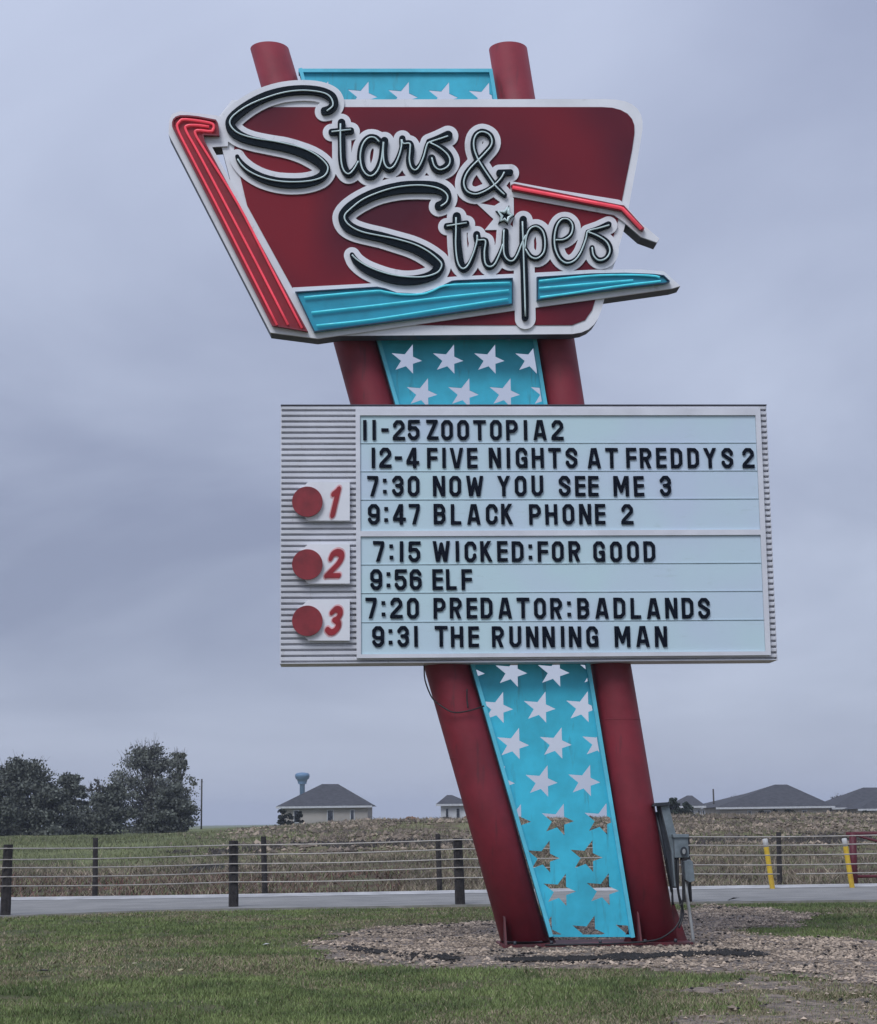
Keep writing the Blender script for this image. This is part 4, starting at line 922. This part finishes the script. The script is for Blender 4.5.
heap(447, 819, 88, 26, 5, (.028,.024,.022), 'dark dirt heap beside the left maroon pipe, in front of the small house')
heap(411, 818, 90, 20, 6, (.30,.17,.11), 'orange-brown dirt heap left of the sign in front of the houses')
heap(468, 818, 89, 14, 5, (.28,.18,.12), 'small tan dirt heap touching the left maroon pipe')

ROOF = mat('shingle_roof', (.060,.060,.068), .9, var=.2, scale=2.5, bump=.6, bscale=3)
WALLM = mat('house_wall', (.36,.33,.30), .85, var=.08, scale=.6); WALL2 = mat('pale_siding', (.52,.53,.55), .8, var=.08, scale=.6)
FASC = mat('fascia_board', (.52,.53,.55), .7); GLS = mat('dark_window', (.02,.025,.035), .1, spec=.8)
def house(pl, pr, ye, ridge, Y, depth, label, wallm=WALLM, wins=(), hip=True, base=None, name='house', gable_front=False):
    """pl, pr, ye: eave left/right px and eave row; ridge: (x0, y0, x1, y1) px of the ridge ends"""
    A = at_depth(pl, ye, Y); B = at_depth(pr, ye, Y); zb = gz(at_depth((pl+pr)/2, ye, Y))-.3
    o = thing(name, label, 'house', (A.x, Y, zb))
    wx = B.x-A.x; ez_ = A.z-zb; yb = depth; ov = .45
    w_ = MB(); w_.box(ov, ov, 0, wx-ov, yb-ov, ez_-.02)
    wl = w_.build('wall', wallm, o)
    R0 = at_depth(ridge[0], ridge[1], Y+depth/2); R1 = at_depth(ridge[2], ridge[3], Y+depth/2); r0 = (R0.x-A.x, depth/2, R0.z-zb); r1 = (R1.x-A.x+.01, depth/2, R1.z-zb)
    rf = MB(); rf.add([(0,0,ez_),(wx,0,ez_),(wx,yb,ez_),(0,yb,ez_), r0, r1], [(0,1,5,4),(1,2,5),(2,3,4,5),(3,0,4),(0,3,2,1)]); ro = rf.build('roof', ROOF, o)
    fa = MB(); fa.box(-.02, -.03, ez_-.2, wx+.02, 0, ez_-.01); fa.build('fascia', FASC, ro)
    for (wxp, w0, hh_) in wins:
        cxx = at_depth(wxp, ye, Y).x-A.x; w_m = w0/F*Y
        zt = ez_-.45; wn_ = MB(); wn_.box(cxx-w_m/2-.08, ov-.06, zt-hh_-.08, cxx+w_m/2+.08, ov-.004, zt+.08); f_ = wn_.build('window', FASC, o)
        pn = MB(); pn.box(cxx-w_m/2, ov-.075, zt-hh_, cxx+w_m/2, ov-.062, zt); pn.build('pane', GLS, f_)
    return o
house(716, 835, 807.3, (775, 784.5, 787, 784.5), 185, 13, 'tan house with a tall grey hip roof, right of the sign below the clear sky', wins=[(750, 3, 1.1), (768, 5, 1.1), (805, 4, 1.1)])
house(700, 775, 807, (752, 792, 762, 792), 199, 12, 'low grey-roofed house part hidden behind the tall hip roof', wins=[(722, 3, 1.0)])
house(832, 930, 807.5, (863, 787.5, 900, 787.5), 190, 14, 'grey hip-roofed house at the right edge of the picture', wins=[(862, 5, 1.1)])
house(858, 940, 808.8, (885, 793, 910, 793), 181, 7, 'lower front wing with dark roof before the house at the right edge', wins=[(872, 4, 1.1)])
house(678, 706, 806, (687, 795.5, 692, 795.5), 178, 10, 'small house with white wall between the right pipe and a thin mast', wallm=WALL2, wins=[(693, 2, .9), (699, 2, .9), (704, 1.4, .9)])
house(436, 472, 804, (447, 795, 452, 795), 176, 10, 'small pale house with two windows seen left of the left maroon pipe', wallm=WALL2, wins=[(447, 2.4, 1.0), (458, 3, 1.0)])
house(276, 372, 806.5, (322, 784, 338, 784), 180, 13, 'wide hip-roofed house in front of the blue water tower', wins=[(296, 4, 1.1), (330, 5, 1.1), (352, 3, 1.1)])

# blue water tower far behind
Yw = 420; wc = at_depth(302.3, 780, Yw); zbw = gz((wc.x, Yw)); k_ = Yw/F
wt = thing('water_tower', 'small blue water tower rising behind the wide hip-roofed house', 'water tower', (wc.x, Yw, zbw))
TW = mat('tower_blue', (.10,.20,.33), .5, scale=.4); m_ = MB(); zt = wc.z-zbw
def lathe(prof, n=24):
    q = MB(); vs = [(r_*math.cos(6.283*k/n), r_*math.sin(6.283*k/n), h) for r_, h in prof for k in range(n)]
    q.add(vs, [(i*n+k, i*n+(k+1)%n, (i+1)*n+(k+1)%n, (i+1)*n+k) for i in range(len(prof)-1) for k in range(n)], True); return q
lathe([(.1*k_*7, 0), (.6, 0), (.6, zt-1.0), (1.0, zt-.6)]).build('shaft', TW, wt)
lathe([(1.0, zt-.9), (4.2*k_, zt-.7), (5.2*k_, zt+.1), (6.6*k_, zt+.25), (6.7*k_, zt+.55)]).build('bowl', TW, wt)
lathe([(6.75*k_, zt+.55), (7.2*k_, zt+.6), (7.2*k_, zt+1.2), (6.0*k_, zt+1.55), (.05, zt+1.75)]).build('roof', TW, wt)
def mast(px, py0, py1, Y, label):
    a_ = at_depth(px, py0, Y); g_ = gz((a_.x, Y)); m_ = MB(); m_.tube([(0,0,-.2), (0,0,a_.z-g_)], .09, 6); o = m_.build('mast', MA['bark']); o.location = (a_.x, Y, g_); tag(o, label, 'mast')
mast(201.8, 779, 800, 190, 'thin bare mast standing just right of the big tree')
mast(713.2, 789, 806, 195, 'thin mast between the white-walled house and the tall hip roof')

# trees: tapered trunk, limbs, crown of many small leaves gathered in clumps
def tree(name, label, px, ytop, wpx, Y, seed, nleaf=9000, col=(.055,.07,.035), leaf=.11, sparse=0.0, clumps=46, ybase=None, cat='tree', group='trees beyond the field on the left', low=.12, trunkr=None):
    r_ = np.random.default_rng(seed); rr = random.Random(seed); tp_ = at_depth(px, ytop, Y); zb = gz((tp_.x, Y)); h = tp_.z-zb; cw = wpx/F*Y/2
    t_ = thing(name, label, cat, (tp_.x, Y, zb), 0, group)
    tb = MB(); R0 = trunkr or .04*h; tops = []
    tb.tube([(0,0,-.2), (.02*h, 0, h*.2), (-.01*h, .02*h, h*.42), (.01*h, 0, h*.62), (0, 0, h*.85)], [R0*1.3, R0, R0*.75, R0*.5, R0*.12], 8)
    cl = []
    for i in range(clumps):
        th = r_.uniform(0, 6.283); u = r_.random()**.6; v = r_.uniform(low, 1.0)
        prof = math.sin(math.pi*min(.97, (v*.80+.16)))**.65
        x, y, zz = cw*prof*u*math.cos(th)*.92, cw*.8*prof*u*math.sin(th), h*(v*.90+.02)
        cl.append((x, y, zz, r_.uniform(.09, .24)*cw*(1.2-.4*v)))
        if i % 2 == 0 or sparse > .4:
            zs = h*rr.uniform(.15, .55)*min(1, v+.2); q = Vector((x, y, zz)); s_ = Vector((0, 0, min(zs, zz*.8))); md = s_.lerp(q, .5)+Vector((r_.normal(0,.04)*h, r_.normal(0,.04)*h, -.02*h))
            tb.tube([s_, md, q, q+(q-md)*.28], [R0*.32, R0*.2, R0*.09, R0*.03], 5, False)
            for _ in range(6):
                e = q+(q-md).normalized()*cw*.18+Vector((r_.normal(0,.11)*cw, r_.normal(0,.11)*cw, abs(r_.normal(0,.11))*cw)); tb.tube([md.lerp(q, .8), e], [R0*.06, R0*.02], 3, False)
    tb.build('trunk', MA['bark'], t_)
    cl = np.array(cl); n = nleaf; ci = r_.integers(0, len(cl), n); d = r_.normal(0, 1, (n, 3)); d /= np.linalg.norm(d, axis=1)[:,None]; rad_ = r_.random(n)**.6*(1+.5*np.abs(r_.normal(0,1,n)).clip(0,1.7))
    P = cl[ci, :3]+d*(cl[ci, 3]*rad_)[:,None]*np.array([1.25, 1.1, .85]); P[:,2] = np.maximum(P[:,2], .1)
    keep = r_.random(n) > sparse; P = P[keep]; n = len(P)
    a1 = r_.normal(0, 1, (n, 3)); a1 /= np.linalg.norm(a1, axis=1)[:,None]; a2 = np.cross(a1, r_.normal(0, 1, (n, 3))); a2 /= np.linalg.norm(a2, axis=1)[:,None]; s_ = (leaf*r_.uniform(.6, 1.4, n))[:,None]
    Vv = np.stack([P-a1*s_, P+a2*s_*.7, P+a1*s_, P-a2*s_*.7], 1).reshape(-1, 3)
    c_ = np_mesh('crown', Vv, np.arange(4*n).reshape(-1, 4), mat(name+'_leaves', col, .85, col2=tuple(np.array(col)*.5), scale=.6, isl=.45, spec=.2), t_, k=4)
    return t_
G1 = (.15,.162,.135)  # left tree group: distance haze is put into these paled leaf colours
tree('dense_tree', 'dark dense tree at the left edge of the picture', 22, 757, 84, 128, 1, 22000, G1, .10, low=-.02, clumps=110)
tree('dense_tree', 'round dark tree second from the left, a little lower than its neighbours', 71, 769, 44, 134, 2, 11000, G1, .10, low=-.02)
tree('tall_tree', 'tallest broad tree with an airy top, right end of the tree group', 150, 741, 84, 140, 3, 17000, (.17,.18,.15), .09, .2, 130, low=.0)  # leaf colour paled for haze as well
tree('thin_tree', 'thin-leaved tree leaning on the right side of the tallest tree', 180, 747, 34, 143, 4, 6000, (.14,.145,.11), .09, .40, 60, low=.0)
tree('low_tree', 'low bushy tree filling the gap before the tallest tree', 110, 783, 56, 125, 5, 14000, G1, .105, low=-.05, clumps=50)
tree('low_tree', 'low dark tree under the left side, just right of the left-edge tree', 52, 786, 52, 122, 6, 13000, G1, .105, low=-.05, clumps=50)
tree('bare_tree', 'twiggy nearly leafless small tree between the second and tallest tree', 99, 770, 30, 146, 7, 900, (.08,.075,.06), .11, .5, 30, low=.2)
tree('low_tree', 'low tree at the foot of the tallest tree on its right', 172, 783, 50, 130, 8, 13000, G1, .105, low=-.05, clumps=50)
tree('low_tree', 'low bushy tree at the very left edge, under the dense tree', -2, 782, 50, 121, 9, 11000, G1, .105, low=-.05, clumps=46)
gt = 'small trees between the houses'
tree('garden_tree', 'small dark garden tree beside the right maroon pipe before the white house', 673, 797, 17, 150, 11, 2600, (.045,.06,.04), .12, group=gt, low=.1)
tree('garden_tree', 'small garden tree just left of the white-walled house', 686, 801, 14, 151, 12, 1800, (.045,.06,.04), .12, group=gt, low=.1)
tree('bare_tree', 'bare twiggy tree between the two grey hip roofs on the right', 838, 794, 26, 215, 13, 700, (.09,.085,.08), .13, .5, 26, group=gt, low=.2)
tree('bare_tree', 'bare twiggy tree behind the low roof left of the tall hip roof', 733, 795, 22, 225, 14, 600, (.09,.085,.08), .13, .5, 26, group=gt, low=.2)
def bush(px, py, wpx, hpx, Y, seed, label):
    tree('bush', label, px, py-hpx, wpx, Y, seed, 1500, (.03,.035,.026), .10, group='dark bushes before the house walls', low=-.1, clumps=18, cat='bush', trunkr=.04)
for i, (a_, b_, c_, d_) in enumerate([(761, 815, 12, 4), (789, 815, 14, 5), (775, 814.5, 6, 6), (866, 816, 12, 5), (284, 818, 18, 9), (300, 817, 10, 6)]):
    bush(a_, b_, c_, d_, 150, 30+i, ['dark bush before the tall hip-roofed house, left end of its wall', 'dark bush before the tall hip-roofed house, right of the middle', 'narrow upright bush at the middle of the tall hip-roofed house', 'dark bush before the house at the right edge', 'large dark bush at the left end of the wide hip-roofed house', 'smaller dark bush beside the large one before the wide hip-roofed house'][i])
# ------------------------------------------------------------------ light haze in the air
hb = MB(); hb.box(-1600, -70, -1.9, 1600, 3100, 34)
hazem = bpy.data.materials.new('haze'); hazem.use_nodes = True; t = hazem.node_tree; t.nodes.clear()
ho = t.nodes.new('ShaderNodeOutputMaterial'); pv = t.nodes.new('ShaderNodeVolumePrincipled'); pv.inputs['Density'].default_value = HAZE if 'HAZE' in globals() else .0004
pv.inputs['Color'].default_value = (.80,.86,1.0,1); t.links.new(pv.outputs[0], ho.inputs['Volume'])
tag(hb.build('haze', hazem), kind='stuff')
